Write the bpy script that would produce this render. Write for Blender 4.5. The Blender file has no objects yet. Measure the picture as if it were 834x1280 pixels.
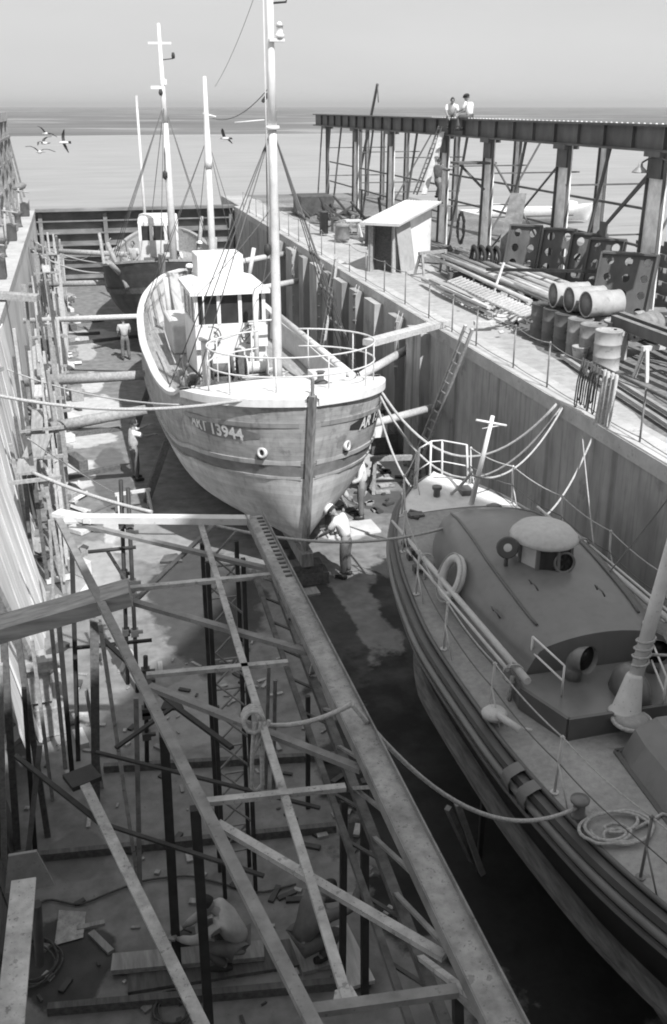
import bpy, bmesh, math, random
import numpy as np
from mathutils import Vector, Matrix
random.seed(7)
R = math.radians
scene = bpy.context.scene
COL = scene.collection
# ------------------------------------------------------------------ camera, sky, sun, exposure
CH = 9.5                       # camera height above the dock floor
F = 1244.0
PITCH = math.atan(507 / F); YAW = math.atan(332 / math.hypot(F, 507))
cd = bpy.data.cameras.new('camera'); cam = bpy.data.objects.new('camera', cd); COL.objects.link(cam)
cd.sensor_fit = 'VERTICAL'; cd.sensor_height = 36; cd.sensor_width = 24; cd.lens = 36 * F / 1280
cd.clip_start = 0.1; cd.clip_end = 20000
cam.location = (0, 0, CH); cam.rotation_euler = (math.pi / 2 - PITCH, 0, -YAW)
scene.camera = cam
SUN_AZ, SUN_EL = R(165), R(50)
w = bpy.data.worlds.new('World'); scene.world = w; w.use_nodes = True
nt = w.node_tree; bg = nt.nodes['Background']
sky = nt.nodes.new('ShaderNodeTexSky'); sky.sky_type = 'NISHITA'; sky.sun_disc = False
sky.sun_elevation = SUN_EL; sky.sun_rotation = SUN_AZ; sky.dust_density = 0.6; sky.air_density = 1.0
bw = nt.nodes.new('ShaderNodeRGBToBW'); nt.links.new(sky.outputs[0], bw.inputs[0])
hz = nt.nodes.new('ShaderNodeMath'); hz.operation = 'MULTIPLY_ADD'; hz.inputs[1].default_value = 0.06; hz.inputs[2].default_value = 2.95
nt.links.new(bw.outputs[0], hz.inputs[0])
stc = nt.nodes.new('ShaderNodeTexCoord'); smp = nt.nodes.new('ShaderNodeMapping'); smp.inputs['Scale'].default_value = (1, 1, 5); nt.links.new(stc.outputs['Generated'], smp.inputs[0])
sno = nt.nodes.new('ShaderNodeTexNoise'); sno.inputs['Scale'].default_value = 2.2; sno.inputs['Detail'].default_value = 5; nt.links.new(smp.outputs[0], sno.inputs['Vector'])
smr = nt.nodes.new('ShaderNodeMapRange'); smr.inputs[1].default_value = .35; smr.inputs[2].default_value = .75; smr.inputs[3].default_value = .97; smr.inputs[4].default_value = 1.08; nt.links.new(sno.outputs['Fac'], smr.inputs[0])
smu = nt.nodes.new('ShaderNodeMath'); smu.operation = 'MULTIPLY'; nt.links.new(hz.outputs[0], smu.inputs[0]); nt.links.new(smr.outputs[0], smu.inputs[1]); nt.links.new(smu.outputs[0], bg.inputs[0]); bg.inputs[1].default_value = 0.15
sl = bpy.data.lights.new('sun', 'SUN'); sun = bpy.data.objects.new('sun', sl); COL.objects.link(sun)
sl.energy = 4.3; sl.angle = R(0.6); sl.color = (1, 1, 1)
sdir = Vector((math.sin(SUN_AZ) * math.cos(SUN_EL), math.cos(SUN_AZ) * math.cos(SUN_EL), math.sin(SUN_EL)))
sun.rotation_euler = sdir.to_track_quat('Z', 'Y').to_euler(); sun.location = (0, 0, 60)
scene.view_settings.view_transform = 'Standard'; scene.view_settings.look = 'None'
scene.view_settings.exposure = 0.5; scene.view_settings.gamma = 1
scene.render.engine = 'CYCLES'
scene.cycles.filter_width = 1.9

# ------------------------------------------------------------------ survey helpers: photo pixel -> place on a known plane
FW = Vector((math.sin(YAW) * math.cos(PITCH), math.cos(YAW) * math.cos(PITCH), -math.sin(PITCH)))
RT = Vector((math.cos(YAW), -math.sin(YAW), 0)); UP = RT.cross(FW)
def ray(x, y): return FW * F + RT * (x - 417) + UP * (640 - y)
def P(x, y, z=0.0):
    r = ray(x, y); t = (z - CH) / r.z; return Vector((r.x * t, r.y * t, z))
def PY(x, y, Y):
    r = ray(x, y); t = Y / r.y; return Vector((r.x * t, Y, r.z * t + CH))
def PX(x, y, X):
    r = ray(x, y); t = X / r.x; return Vector((X, r.y * t, r.z * t + CH))

# ------------------------------------------------------------------ mesh builder
class MB:
    def __init__(s): s.v = []; s.f = []; s.m = []; s.sm = []; s.uv = {}
    def add(s, vs, fs, mi=0, smooth=False):
        b = len(s.v); s.v += [Vector(v) for v in vs]
        for f in fs: s.f.append([i + b for i in f]); s.m.append(mi); s.sm.append(smooth)
        return b
    def box(s, c, d, rz=0, mi=0, M=None):
        hx, hy, hz = d[0] / 2, d[1] / 2, d[2] / 2
        M = M or Matrix.Rotation(rz, 3, 'Z')
        vs = [Vector(c) + M @ Vector((x * hx, y * hy, z * hz)) for x in (-1, 1) for y in (-1, 1) for z in (-1, 1)]
        s.add(vs, [(0, 1, 3, 2), (4, 6, 7, 5), (0, 4, 5, 1), (2, 3, 7, 6), (0, 2, 6, 4), (1, 5, 7, 3)], mi); return s
    def bar(s, p, q, wd, ht=None, mi=0, upv=(0, 0, 1)):
        p, q = Vector(p), Vector(q); ht = ht or wd; d = (q - p); L = d.length
        if L < 1e-5: return s
        d.normalize(); u = Vector(upv)
        if abs(d.dot(u)) > .98: u = Vector((0, 1, 0))
        x = d.cross(u).normalized(); z = x.cross(d)
        M = Matrix((x, d, z)).transposed()
        return s.box((p + q) / 2, (wd, L, ht), M=M, mi=mi)
    def tube(s, pts, r, n=8, mi=0, caps=True, smooth=True):
        pts = [Vector(p) for p in pts]; k = len(pts)
        rr = list(r) if isinstance(r, (list, tuple)) else [r] * k
        t0 = (pts[1] - pts[0]).normalized(); u = Vector((0, 0, 1))
        if abs(t0.dot(u)) > .95: u = Vector((1, 0, 0))
        x = t0.cross(u).normalized(); vs = []
        for i, p in enumerate(pts):
            t = (pts[min(i + 1, k - 1)] - pts[max(i - 1, 0)])
            t = t.normalized() if t.length > 1e-9 else t0
            x = (x - t * x.dot(t)); x = x.normalized() if x.length > 1e-6 else t.orthogonal().normalized()
            y = t.cross(x)
            for j in range(n):
                a = 2 * math.pi * j / n; vs.append(p + (x * math.cos(a) + y * math.sin(a)) * rr[i])
        fs = [(i * n + j, i * n + (j + 1) % n, (i + 1) * n + (j + 1) % n, (i + 1) * n + j) for i in range(k - 1) for j in range(n)]
        b = s.add(vs, fs, mi, smooth)
        if caps:
            s.f.append([b + j for j in range(n)][::-1]); s.m.append(mi); s.sm.append(False)
            s.f.append([b + (k - 1) * n + j for j in range(n)]); s.m.append(mi); s.sm.append(False)
        return s
    def lathe(s, prof, c=(0, 0, 0), n=20, M=None, mi=0, smooth=True):   # prof: (radius, z)
        M = M or Matrix.Identity(3); vs = []; k = len(prof)
        for r, z in prof:
            for j in range(n):
                a = 2 * math.pi * j / n; vs.append(Vector(c) + M @ Vector((r * math.cos(a), r * math.sin(a), z)))
        fs = [(i * n + j, i * n + (j + 1) % n, (i + 1) * n + (j + 1) % n, (i + 1) * n + j) for i in range(k - 1) for j in range(n)]
        b = s.add(vs, fs, mi, smooth)
        if prof[0][0] > 1e-4: s.f.append([b + j for j in range(n)][::-1]); s.m.append(mi); s.sm.append(False)
        if prof[-1][0] > 1e-4: s.f.append([b + (k - 1) * n + j for j in range(n)]); s.m.append(mi); s.sm.append(False)
        return s
    def grid(s, rows, mi=0, smooth=True, uvs=None):
        nr, nc = len(rows), len(rows[0]); vs = [p for r in rows for p in r]
        fs = [(i * nc + j, i * nc + j + 1, (i + 1) * nc + j + 1, (i + 1) * nc + j) for i in range(nr - 1) for j in range(nc - 1)]
        b = s.add(vs, fs, mi, smooth)
        if uvs:
            for i in range(nr):
                for j in range(nc): s.uv[b + i * nc + j] = uvs[i][j]
        return b
    def prism(s, poly, off, mi=0):      # polygon (3-D points) extruded by a vector
        poly = [Vector(p) for p in poly]; off = Vector(off); n = len(poly)
        s.add(poly + [p + off for p in poly], [list(range(n))[::-1], list(range(n, 2 * n))] + [(i, (i + 1) % n, n + (i + 1) % n, n + i) for i in range(n)], mi)
        return s
    def build(s, name, mats, parent=None, world=False, origin=None, solid=0, bevel=0):
        me = bpy.data.meshes.new(name)
        o = bpy.data.objects.new(name, me); COL.objects.link(o)
        off = Vector((0, 0, 0))
        if parent is not None:
            o.parent = parent
            if world:
                Mi = TM[parent.name].inverted(); s.v = [Mi @ v for v in s.v]
        else:
            if origin is None:
                xs = [v.x for v in s.v]; ys = [v.y for v in s.v]; zs = [v.z for v in s.v]
                origin = ((min(xs) + max(xs)) / 2, (min(ys) + max(ys)) / 2, min(zs))
            off = Vector(origin); o.location = off
        me.from_pydata([v - off for v in s.v], [], s.f)
        for m in (mats if isinstance(mats, (list, tuple)) else [mats]): me.materials.append(m)
        me.polygons.foreach_set('material_index', s.m); me.polygons.foreach_set('use_smooth', s.sm)
        if s.uv:
            ul = me.uv_layers.new(name='UVMap')
            for lp in me.loops: ul.data[lp.index].uv = s.uv.get(lp.vertex_index, (0, 0))
        me.update()
        bm = bmesh.new(); bm.from_mesh(me); bmesh.ops.recalc_face_normals(bm, faces=bm.faces); bm.to_mesh(me); bm.free()
        TM[o.name] = Matrix.Translation(off) if parent is None else TM[parent.name].copy()
        if bevel:
            b = o.modifiers.new('bevel', 'BEVEL'); b.width = bevel; b.segments = 1; b.limit_method = 'ANGLE'
        return o
TM = {}
def tag(o, label, cat, group=None, kind=None):
    o['label'] = label; o['category'] = cat
    if group: o['group'] = group
    if kind: o['kind'] = kind
    return o
def thing(name, label, cat, loc=(0, 0, 0), rz=0, group=None):
    o = bpy.data.objects.new(name, None); COL.objects.link(o); o.location = loc; o.rotation_euler = (0, 0, rz)
    o.empty_display_size = .2
    TM[o.name] = Matrix.Translation(Vector(loc)) @ Matrix.Rotation(rz, 4, 'Z')
    return tag(o, label, cat, group)
def struct(name, mb, mats, **k):
    o = mb.build(name, mats, **k); o['kind'] = 'structure'; return o
def solo(name, mb, mats, label, cat, group=None, kind=None, **k): return tag(mb.build(name, mats, **k), label, cat, group, kind)
def dup(root, loc, rz, label, group=None):
    r = root.copy(); COL.objects.link(r); r.location = loc; r.rotation_euler = (0, 0, rz); r['label'] = label
    TM[r.name] = Matrix.Translation(Vector(loc)) @ Matrix.Rotation(rz, 4, 'Z')
    if group: r['group'] = group
    for ch in list(root.children):
        c = ch.copy(); COL.objects.link(c); c.parent = r
        for g in list(ch.children):
            d = g.copy(); COL.objects.link(d); d.parent = c
    return r
def pw(tab, x):    # smooth interpolation through a table
    xs = [a for a, _ in tab]; ys = [b for _, b in tab]
    if x <= xs[0]: return ys[0]
    if x >= xs[-1]: return ys[-1]
    i = max(j for j in range(len(xs)) if xs[j] <= x); i = min(i, len(xs) - 2)
    def sl(j):
        if j <= 0: return (ys[1] - ys[0]) / (xs[1] - xs[0])
        if j >= len(xs) - 1: return (ys[-1] - ys[-2]) / (xs[-1] - xs[-2])
        a = (ys[j] - ys[j - 1]) / (xs[j] - xs[j - 1]); b = (ys[j + 1] - ys[j]) / (xs[j + 1] - xs[j])
        return 0 if a * b <= 0 else 2 * a * b / (a + b)
    h = xs[i + 1] - xs[i]; t = (x - xs[i]) / h
    return (2 * t**3 - 3 * t * t + 1) * ys[i] + (t**3 - 2 * t * t + t) * h * sl(i) + (-2 * t**3 + 3 * t * t) * ys[i + 1] + (t**3 - t * t) * h * sl(i + 1)
def hang(p, q, sag, n=14):
    p, q = Vector(p), Vector(q)
    return [p.lerp(q, i / n) - Vector((0, 0, 4 * sag * (i / n) * (1 - i / n))) for i in range(n + 1)]

# ------------------------------------------------------------------ materials (a monochrome photograph: every tone is grey)
def mat(name, v, var=.18, sc=3.0, rough=.8, metal=0.0, st=(1, 1, 1), big=.2, bsc=.35, bump=.15, spots=0, seam=None, spec=.35, dirt=None, streak=0):
    m = bpy.data.materials.new(name); m.use_nodes = True; t = m.node_tree; N = t.nodes; L = t.links
    b = N['Principled BSDF']; b.inputs['Roughness'].default_value = rough; b.inputs['Metallic'].default_value = metal
    b.inputs['Specular IOR Level'].default_value = spec
    tc = N.new('ShaderNodeTexCoord'); mp = N.new('ShaderNodeMapping'); mp.inputs['Scale'].default_value = st
    L.new(tc.outputs['Object'], mp.inputs[0])
    def noise(scale, vec=None, det=6, ro=.6):
        n = N.new('ShaderNodeTexNoise'); n.inputs['Scale'].default_value = scale; n.inputs['Detail'].default_value = det
        n.inputs['Roughness'].default_value = ro; L.new(vec or mp.outputs[0], n.inputs['Vector']); return n.outputs['Fac']
    def ramp(f, p0, v0, p1, v1):
        r = N.new('ShaderNodeMapRange'); r.inputs['From Min'].default_value = p0; r.inputs['From Max'].default_value = p1
        r.inputs['To Min'].default_value = v0; r.inputs['To Max'].default_value = v1; L.new(f, r.inputs['Value']); return r.outputs[0]
    def mul(a, c, op='MULTIPLY'):
        n = N.new('ShaderNodeMath'); n.operation = op
        for i, q in enumerate((a, c)):
            if isinstance(q, (int, float)): n.inputs[i].default_value = q
            else: L.new(q, n.inputs[i])
        return n.outputs[0]
    n1 = noise(sc); c = ramp(n1, .28, v * (1 - var), .72, v * (1 + var))
    if big: c = mul(c, ramp(noise(bsc, tc.outputs['Object'], 4), .3, 1 - big, .7, 1 + big))
    if spots:
        s_ = ramp(noise(sc * 5, None, 3), .62, 1, .7, 1 - spots); c = mul(c, s_)
    if dirt:        # (scale, threshold, factor): patches with an edge of their own
        c = mul(c, ramp(noise(dirt[0], tc.outputs['Object'], 8, .62), dirt[1], 1, dirt[1] + .04, dirt[2]))
    if streak:
        mp2 = N.new('ShaderNodeMapping'); mp2.inputs['Scale'].default_value = (5, 5, .35); L.new(tc.outputs['Object'], mp2.inputs[0])
        c = mul(c, ramp(noise(1.6, mp2.outputs[0], 5), .5, 1, .72, 1 - streak))
    hgt = n1
    if seam:        # (axis, spacing, darkness) board seams along one object axis
        sx = N.new('ShaderNodeSeparateXYZ'); L.new(tc.outputs['Object' if seam[0] != 'V' else 'UV'], sx.inputs[0])
        a = mul(sx.outputs[{'X': 0, 'Y': 1, 'Z': 2, 'V': 1}[seam[0]]], 1 / seam[1])
        fr = mul(a, 1, 'FRACT') if False else None
        f = N.new('ShaderNodeMath'); f.operation = 'FRACT'; L.new(a, f.inputs[0])
        fl = N.new('ShaderNodeMath'); fl.operation = 'FLOOR'; L.new(a, fl.inputs[0])
        wn = N.new('ShaderNodeTexWhiteNoise'); wn.noise_dimensions = '1D'; L.new(fl.outputs[0], wn.inputs['W'])
        c = mul(c, ramp(wn.outputs['Value'], 0, .88, 1, 1.1))
        e = ramp(mul(f.outputs[0], .5, 'SUBTRACT'), -.5, -1, .5, 1)
        ab = N.new('ShaderNodeMath'); ab.operation = 'ABSOLUTE'; L.new(e, ab.inputs[0])
        ln = ramp(ab.outputs[0], .9, 1, .97, 1 - seam[2]); c = mul(c, ln)
    co = N.new('ShaderNodeCombineColor')
    for i in range(3): L.new(c, co.inputs[i])
    L.new(co.outputs[0], b.inputs['Base Color'])
    if bump:
        bp = N.new('ShaderNodeBump'); bp.inputs['Strength'].default_value = bump; bp.inputs['Distance'].default_value = .02
        L.new(hgt, bp.inputs['Height']); L.new(bp.outputs[0], b.inputs['Normal'])
    return m
M = {}
M['concrete'] = mat('concrete', .30, sc=2.5, big=.22, bsc=.5, dirt=(1.3, .6, .75))
M['coping'] = mat('coping_concrete', .44, sc=3, big=.2, spots=.35, dirt=(3, .6, .7))
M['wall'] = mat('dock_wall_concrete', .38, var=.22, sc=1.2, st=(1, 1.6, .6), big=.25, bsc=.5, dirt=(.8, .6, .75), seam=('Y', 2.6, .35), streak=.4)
M['pilaster'] = mat('pilaster_concrete', .30, var=.25, sc=1.5, st=(1, 2, .4))
M['wallwhite'] = mat('limewashed_boards', .7, var=.15, sc=2, st=(3, 3, .4), seam=('Y', .45, .3))
M['yard'] = mat('yard_gravel', .17, var=.4, sc=6, big=.3, rough=.95, bump=.5)
M['plate'] = mat('dark_steel', .07, var=.4, sc=4, rough=.6)
M['girder'] = mat('girder_paint', .11, var=.3, sc=2.5, rough=.65, st=(1, 1, .5))
M['column'] = mat('column_paint', .8, var=.3, sc=2.5, rough=.7)
M['gatesteel'] = mat('gate_steel', .20, var=.35, sc=1.6, st=(.6, 1, 1), big=.3, rough=.8)
M['rust'] = mat('rusty_steel', .12, var=.5, sc=7, rough=.85, spots=.4)
M['lightsteel'] = mat('worn_light_paint', .38, var=.3, sc=9, rough=.7, spots=.55, dirt=(14, .6, .6), big=.25, bsc=2)
M['midsteel'] = mat('grey_frame_paint', .22, var=.35, sc=5, rough=.7, spots=.4)
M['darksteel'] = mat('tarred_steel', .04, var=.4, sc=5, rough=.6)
M['white'] = mat('white_paint', .74, var=.1, sc=5, rough=.5, big=.08, streak=.12, dirt=(3, .66, .85))
M['whitedirty'] = mat('scuffed_white_paint', .58, var=.14, sc=4, rough=.6, spots=.25, big=.12)
M['wood'] = mat('weathered_wood', .30, var=.35, sc=4, st=(4, .5, 4), rough=.85)
M['woodlight'] = mat('pale_timber', .48, var=.25, sc=4, st=(4, .5, 4), rough=.85, spots=.2)
M['wooddark'] = mat('dark_timber', .12, var=.4, sc=4, st=(4, .6, 4), rough=.9)
M['woodx'] = mat('crossing_timber', .32, var=.4, sc=4, st=(.5, 4, 4), rough=.85)
M['blackhull'] = mat('black_hull_paint', .010, var=.5, sc=3, rough=.38, bump=.03)
M['decking'] = mat('lifeboat_deck_paint', .33, var=.16, sc=14, rough=.9, big=.2, bsc=1.2, spots=.3, dirt=(4, .63, .8))
M['housing'] = mat('lifeboat_housing_paint', .18, var=.10, sc=2, rough=.30, streak=.12, big=.12, bump=.02, spec=.5)
M['housedark'] = mat('lifeboat_coaming_paint', .11, var=.12, sc=2, rough=.4, big=.1, bump=.02, spec=.5)
M['belting'] = mat('belting_wood', .13, var=.5, sc=5, st=(5, .5, 5), rough=.8)
M['cupolaroof'] = mat('cupola_canvas', .5, var=.12, sc=12, rough=.9)
M['drumend'] = mat('drum_end_paint', .19, var=.3, sc=6, rough=.6)
M['rubber'] = mat('fender_rubber', .03, var=.3, rough=.6)
M['hullup'] = mat('topside_paint', .41, streak=.3, var=.22, sc=3, st=(1, .4, 2), rough=.75, big=.12, bsc=.7, seam=('V', 1 / 34, .25), dirt=(2.2, .56, .72))
M['hullwale'] = mat('wale_paint', .22, var=.3, sc=4, rough=.75, st=(1, .5, 1))
M['hulllow'] = mat('bottom_paint', .55, streak=.25, var=.2, sc=2, rough=.75, big=.15, seam=('V', 1 / 34, .18), dirt=(1.5, .6, .82))
M['hulldark'] = mat('trawler_dark_paint', .07, var=.4, sc=3, rough=.7, seam=('V', 1 / 30, .25))
M['stem'] = mat('stem_timber', .24, var=.5, sc=6, st=(3, 3, .5))
M['deckwood'] = mat('deck_planks', .30, var=.3, sc=5, st=(4, .4, 1), seam=('X', .14, .35))
M['rope'] = mat('hemp_rope', .42, var=.3, sc=30, rough=.95, big=0)
M['ropedark'] = mat('tarred_rope', .09, var=.3, sc=30, rough=.95, big=0)
M['wire'] = mat('rigging_wire', .12, var=.2, rough=.6, big=0)
M['skin'] = mat('skin', .28, var=.08, rough=.6, bump=0, big=0)
M['hair'] = mat('dark_hair', .03, rough=.7, big=0)
M['shirtw'] = mat('white_shirt', .75, var=.08, sc=9, rough=.9)
M['shirtg'] = mat('grey_shirt', .45, var=.15, sc=9, rough=.9)
M['overall'] = mat('dark_overalls', .13, var=.25, sc=9, rough=.9)
M['trousers'] = mat('grey_trousers', .15, var=.2, sc=9, rough=.9)
M['shoe'] = mat('shoe_leather', .04, rough=.6)
M['drumdark'] = mat('dark_drum_paint', .10, var=.35, sc=3, rough=.55, dirt=(4, .6, .5))
M['drumlight'] = mat('faded_drum_paint', .38, var=.2, sc=3, rough=.6, dirt=(4, .6, .7))
M['cork'] = mat('canvas_ring', .62, var=.12, sc=9, rough=.9)
M['sheet'] = mat('corrugated_sheet', .52, var=.15, sc=2, rough=.6, dirt=(3, .62, .7))
M['shedwall'] = mat('shed_boards', .78, var=.12, sc=2, st=(1, 1, .3), dirt=(2, .6, .8))
M['door'] = mat('plywood_sheet', .42, var=.2, sc=3, dirt=(3, .55, .8))
M['wet'] = mat('wet_slab', .07, var=.5, sc=2, rough=.35)
gl = bpy.data.materials.new('window_glass'); gl.use_nodes = True; g = gl.node_tree.nodes['Principled BSDF']
gl_n = gl.node_tree.nodes.new('ShaderNodeTexNoise'); gl_n.inputs['Scale'].default_value = 2
gl_r = gl.node_tree.nodes.new('ShaderNodeMapRange'); gl_r.inputs['To Min'].default_value = .02; gl_r.inputs['To Max'].default_value = .06
gl.node_tree.links.new(gl_n.outputs['Fac'], gl_r.inputs[0])
gl.node_tree.links.new(gl_r.outputs[0], g.inputs['Base Color']); g.inputs['Roughness'].default_value = .12
M['glass'] = gl
# dock floor: damp concrete; blots paint dry and sunlit areas pale, wet and shaded dark
def floor_mat():
    m = bpy.data.materials.new('dock_floor_concrete'); m.use_nodes = True; t = m.node_tree; N = t.nodes; L = t.links; b = N['Principled BSDF']
    tc = N.new('ShaderNodeTexCoord'); o = tc.outputs['Object']
    def noise(s, d=8, r=.6, st=None):
        n = N.new('ShaderNodeTexNoise'); n.inputs['Scale'].default_value = s; n.inputs['Detail'].default_value = d; n.inputs['Roughness'].default_value = r
        if st:
            mp = N.new('ShaderNodeMapping'); mp.inputs['Scale'].default_value = st; L.new(o, mp.inputs[0]); L.new(mp.outputs[0], n.inputs['Vector'])
        else: L.new(o, n.inputs['Vector'])
        return n.outputs['Fac']
    def rng(f, a, va, c, vc):
        r = N.new('ShaderNodeMapRange'); r.inputs[1].default_value = a; r.inputs[2].default_value = c; r.inputs[3].default_value = va; r.inputs[4].default_value = vc
        L.new(f, r.inputs[0]); return r.outputs[0]
    def mth(a, c, op):
        n = N.new('ShaderNodeMath'); n.operation = op
        for i, q in enumerate((a, c)):
            if isinstance(q, (int, float)): n.inputs[i].default_value = q
            else: L.new(q, n.inputs[i])
        return n.outputs[0]
    sx = N.new('ShaderNodeSeparateXYZ'); L.new(o, sx.inputs[0])
    wob = mth(noise(.9, 6), .5, 'SUBTRACT')
    base = rng(noise(3.2), .3, .13, .7, .25)
    # blots: (x, y, rx, ry, value)
    c = base
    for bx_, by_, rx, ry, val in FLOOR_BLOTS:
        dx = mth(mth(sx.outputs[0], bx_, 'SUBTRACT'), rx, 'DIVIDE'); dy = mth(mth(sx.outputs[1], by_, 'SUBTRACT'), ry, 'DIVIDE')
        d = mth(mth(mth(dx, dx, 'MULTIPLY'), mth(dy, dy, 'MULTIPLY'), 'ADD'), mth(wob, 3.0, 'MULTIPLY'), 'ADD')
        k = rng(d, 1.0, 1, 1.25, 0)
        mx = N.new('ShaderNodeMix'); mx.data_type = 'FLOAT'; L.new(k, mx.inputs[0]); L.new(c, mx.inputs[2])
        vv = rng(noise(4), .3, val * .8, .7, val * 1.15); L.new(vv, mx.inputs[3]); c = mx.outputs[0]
    c = mth(c, rng(noise(14, 3), .66, 1, .74, .6), 'MULTIPLY')
    co = N.new('ShaderNodeCombineColor'); [L.new(c, co.inputs[i]) for i in range(3)]; L.new(co.outputs[0], b.inputs['Base Color'])
    L.new(rng(noise(1.1), .35, .45, .6, .9), b.inputs['Roughness'])
    bp = N.new('ShaderNodeBump'); bp.inputs['Strength'].default_value = .3; bp.inputs['Distance'].default_value = .02; L.new(noise(6), bp.inputs['Height']); L.new(bp.outputs[0], b.inputs['Normal'])
    return m
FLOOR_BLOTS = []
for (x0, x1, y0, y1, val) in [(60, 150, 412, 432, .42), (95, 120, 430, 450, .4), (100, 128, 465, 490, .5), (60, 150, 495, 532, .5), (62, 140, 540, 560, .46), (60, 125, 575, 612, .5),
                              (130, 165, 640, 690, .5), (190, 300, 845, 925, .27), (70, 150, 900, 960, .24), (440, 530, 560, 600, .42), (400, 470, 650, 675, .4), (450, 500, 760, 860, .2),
                              (150, 250, 640, 700, .28), (90, 150, 680, 760, .34), (60, 130, 1040, 1100, .15)]:  # dry slab, plus sunlit floor painted pale
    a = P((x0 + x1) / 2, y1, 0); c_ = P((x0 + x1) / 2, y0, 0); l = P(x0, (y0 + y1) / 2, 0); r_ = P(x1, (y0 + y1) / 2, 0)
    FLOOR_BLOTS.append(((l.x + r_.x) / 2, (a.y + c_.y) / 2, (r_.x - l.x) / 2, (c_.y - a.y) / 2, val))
for (x0, x1, y0, y1, val) in [(190, 330, 690, 830, .06), (380, 450, 690, 900, .05), (450, 860, 800, 1330, .012), (500, 600, 700, 900, .03), (120, 165, 560, 640, .12), (20, 130, 1150, 1260, .05), (440, 520, 612, 640, .09)]:  # wet slab, plus shade beside the hulls painted dark
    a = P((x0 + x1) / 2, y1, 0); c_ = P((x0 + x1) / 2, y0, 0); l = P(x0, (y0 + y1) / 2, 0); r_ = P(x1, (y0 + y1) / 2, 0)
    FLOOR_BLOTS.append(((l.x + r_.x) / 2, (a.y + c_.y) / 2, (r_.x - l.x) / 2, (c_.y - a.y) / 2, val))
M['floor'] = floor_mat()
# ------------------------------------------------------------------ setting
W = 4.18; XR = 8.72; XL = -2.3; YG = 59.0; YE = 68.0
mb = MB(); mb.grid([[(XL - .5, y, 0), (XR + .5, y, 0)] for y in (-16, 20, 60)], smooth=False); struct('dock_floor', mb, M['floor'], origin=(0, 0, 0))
# wharf to the right: coping strip, walkway, yard
mb = MB(); mb.box(((XR + 21) / 2 + .25, (YE - 16) / 2, W / 2 - .15), (21 - XR - .5, YE + 16, W + .1)); struct('wharf', mb, M['concrete'])
mb = MB(); mb.box((XR + .29, (YG - 16) / 2, W - .1), (.62, YG + 16, .28)); mb.box((XL - .29, (YG - 16) / 2, W - .1), (.62, YG + 16, .28)); struct('coping', mb, M['coping'])
mb = MB(); e = [(9.75, -16), (9.75, 14.7), (10.1, 18), (10.6, 22.9), (11.3, 27), (11.9, 32.3), (12.6, 38), (11.6, 44), (11.2, 52), (11.0, YE)]
mb.grid([[(pw(e, y) if 0 else x + random.uniform(-.12, .12), y, W - .09), (20.9, y, W - .09)] for x, y in [(pw([(b_, a_) for a_, b_ in e], yy), yy) for yy in np.linspace(-16, YE, 110)]], smooth=False)
struct('yard_ground', mb, M['yard'])
mb = MB(); mb.grid([[(XR + .55, y, W - .094), (12.8, y, W - .094)] for y in (-16, YE)], smooth=False); struct('walkway', mb, mat('walkway_cement', .38, var=.2, sc=4, big=.2, bsc=.4, spots=.25, dirt=(1.6, .58, .8)))
# walls
mb = MB(); mb.box((XR + .3, (YG + 1 - 16) / 2, (W - .2) / 2), (.6, YG + 17, W - .2))
wl = thing('dock_wall', 'grey concrete dock side wall below the right walkway, board marked and stained', 'dock wall', (XR, 20, 0))
mb.build('wall_face', M['wall'], wl, world=True)
ys = [25.2, 27.2, 29.6, 31.6, 33.6, 35.4, 37.4, 39.6, 42.0, 44.6]
for i, y in enumerate(ys):
    m2 = MB(); m2.box((XR - .14, y, (W - .2) / 2), (.28, .85 if i % 2 else 1.2, W - .22)); m2.build('pilaster', M['pilaster'] if i % 2 else M['wall'], wl, world=True)
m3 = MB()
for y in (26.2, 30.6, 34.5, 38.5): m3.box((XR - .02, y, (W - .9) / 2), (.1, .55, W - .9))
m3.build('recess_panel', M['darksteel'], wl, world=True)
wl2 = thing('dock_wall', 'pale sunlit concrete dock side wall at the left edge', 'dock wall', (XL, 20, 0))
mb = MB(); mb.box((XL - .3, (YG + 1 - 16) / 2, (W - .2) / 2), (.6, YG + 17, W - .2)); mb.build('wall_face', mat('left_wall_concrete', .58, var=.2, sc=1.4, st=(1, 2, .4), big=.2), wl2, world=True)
mb = MB(); mb.box(((XL - 30) / 2 - .3, (YE - 16) / 2, W / 2 - .15), (30 + XL - .6, YE + 16, W + .1)); struct('quay', mb, M['concrete'])
# dock gate
gt = thing('dock_gate', 'dark ribbed steel dock gate closing the far end of the dock', 'dock gate', (3.2, YG, 0))
mb = MB(); mb.box(((XL + XR) / 2, YG + .5, W / 2), (XR - XL - .02, .3, W + .06)); mb.build('plating', M['gatesteel'], gt, world=True)
for z, dp in [(W + .03, .62), (3.6, .34), (2.95, .34), (2.3, .34), (1.68, .34), (1.1, .34), (.5, .34)]:
    m2 = MB(); m2.box(((XL + XR) / 2, YG + .35 - dp / 2, z), (XR - XL - .06, dp, .07 if z < 4 else .14)); m2.build('rib', M['gatesteel'], gt, world=True)
for x in (XL + .25, 1.45, 5.2, XR - .2):
    m2 = MB(); m2.box((x, YG + .17, W / 2 - .05), (.22, .3, W - .16)); m2.build('stiffener', M['gatesteel'], gt, world=True)
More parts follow.
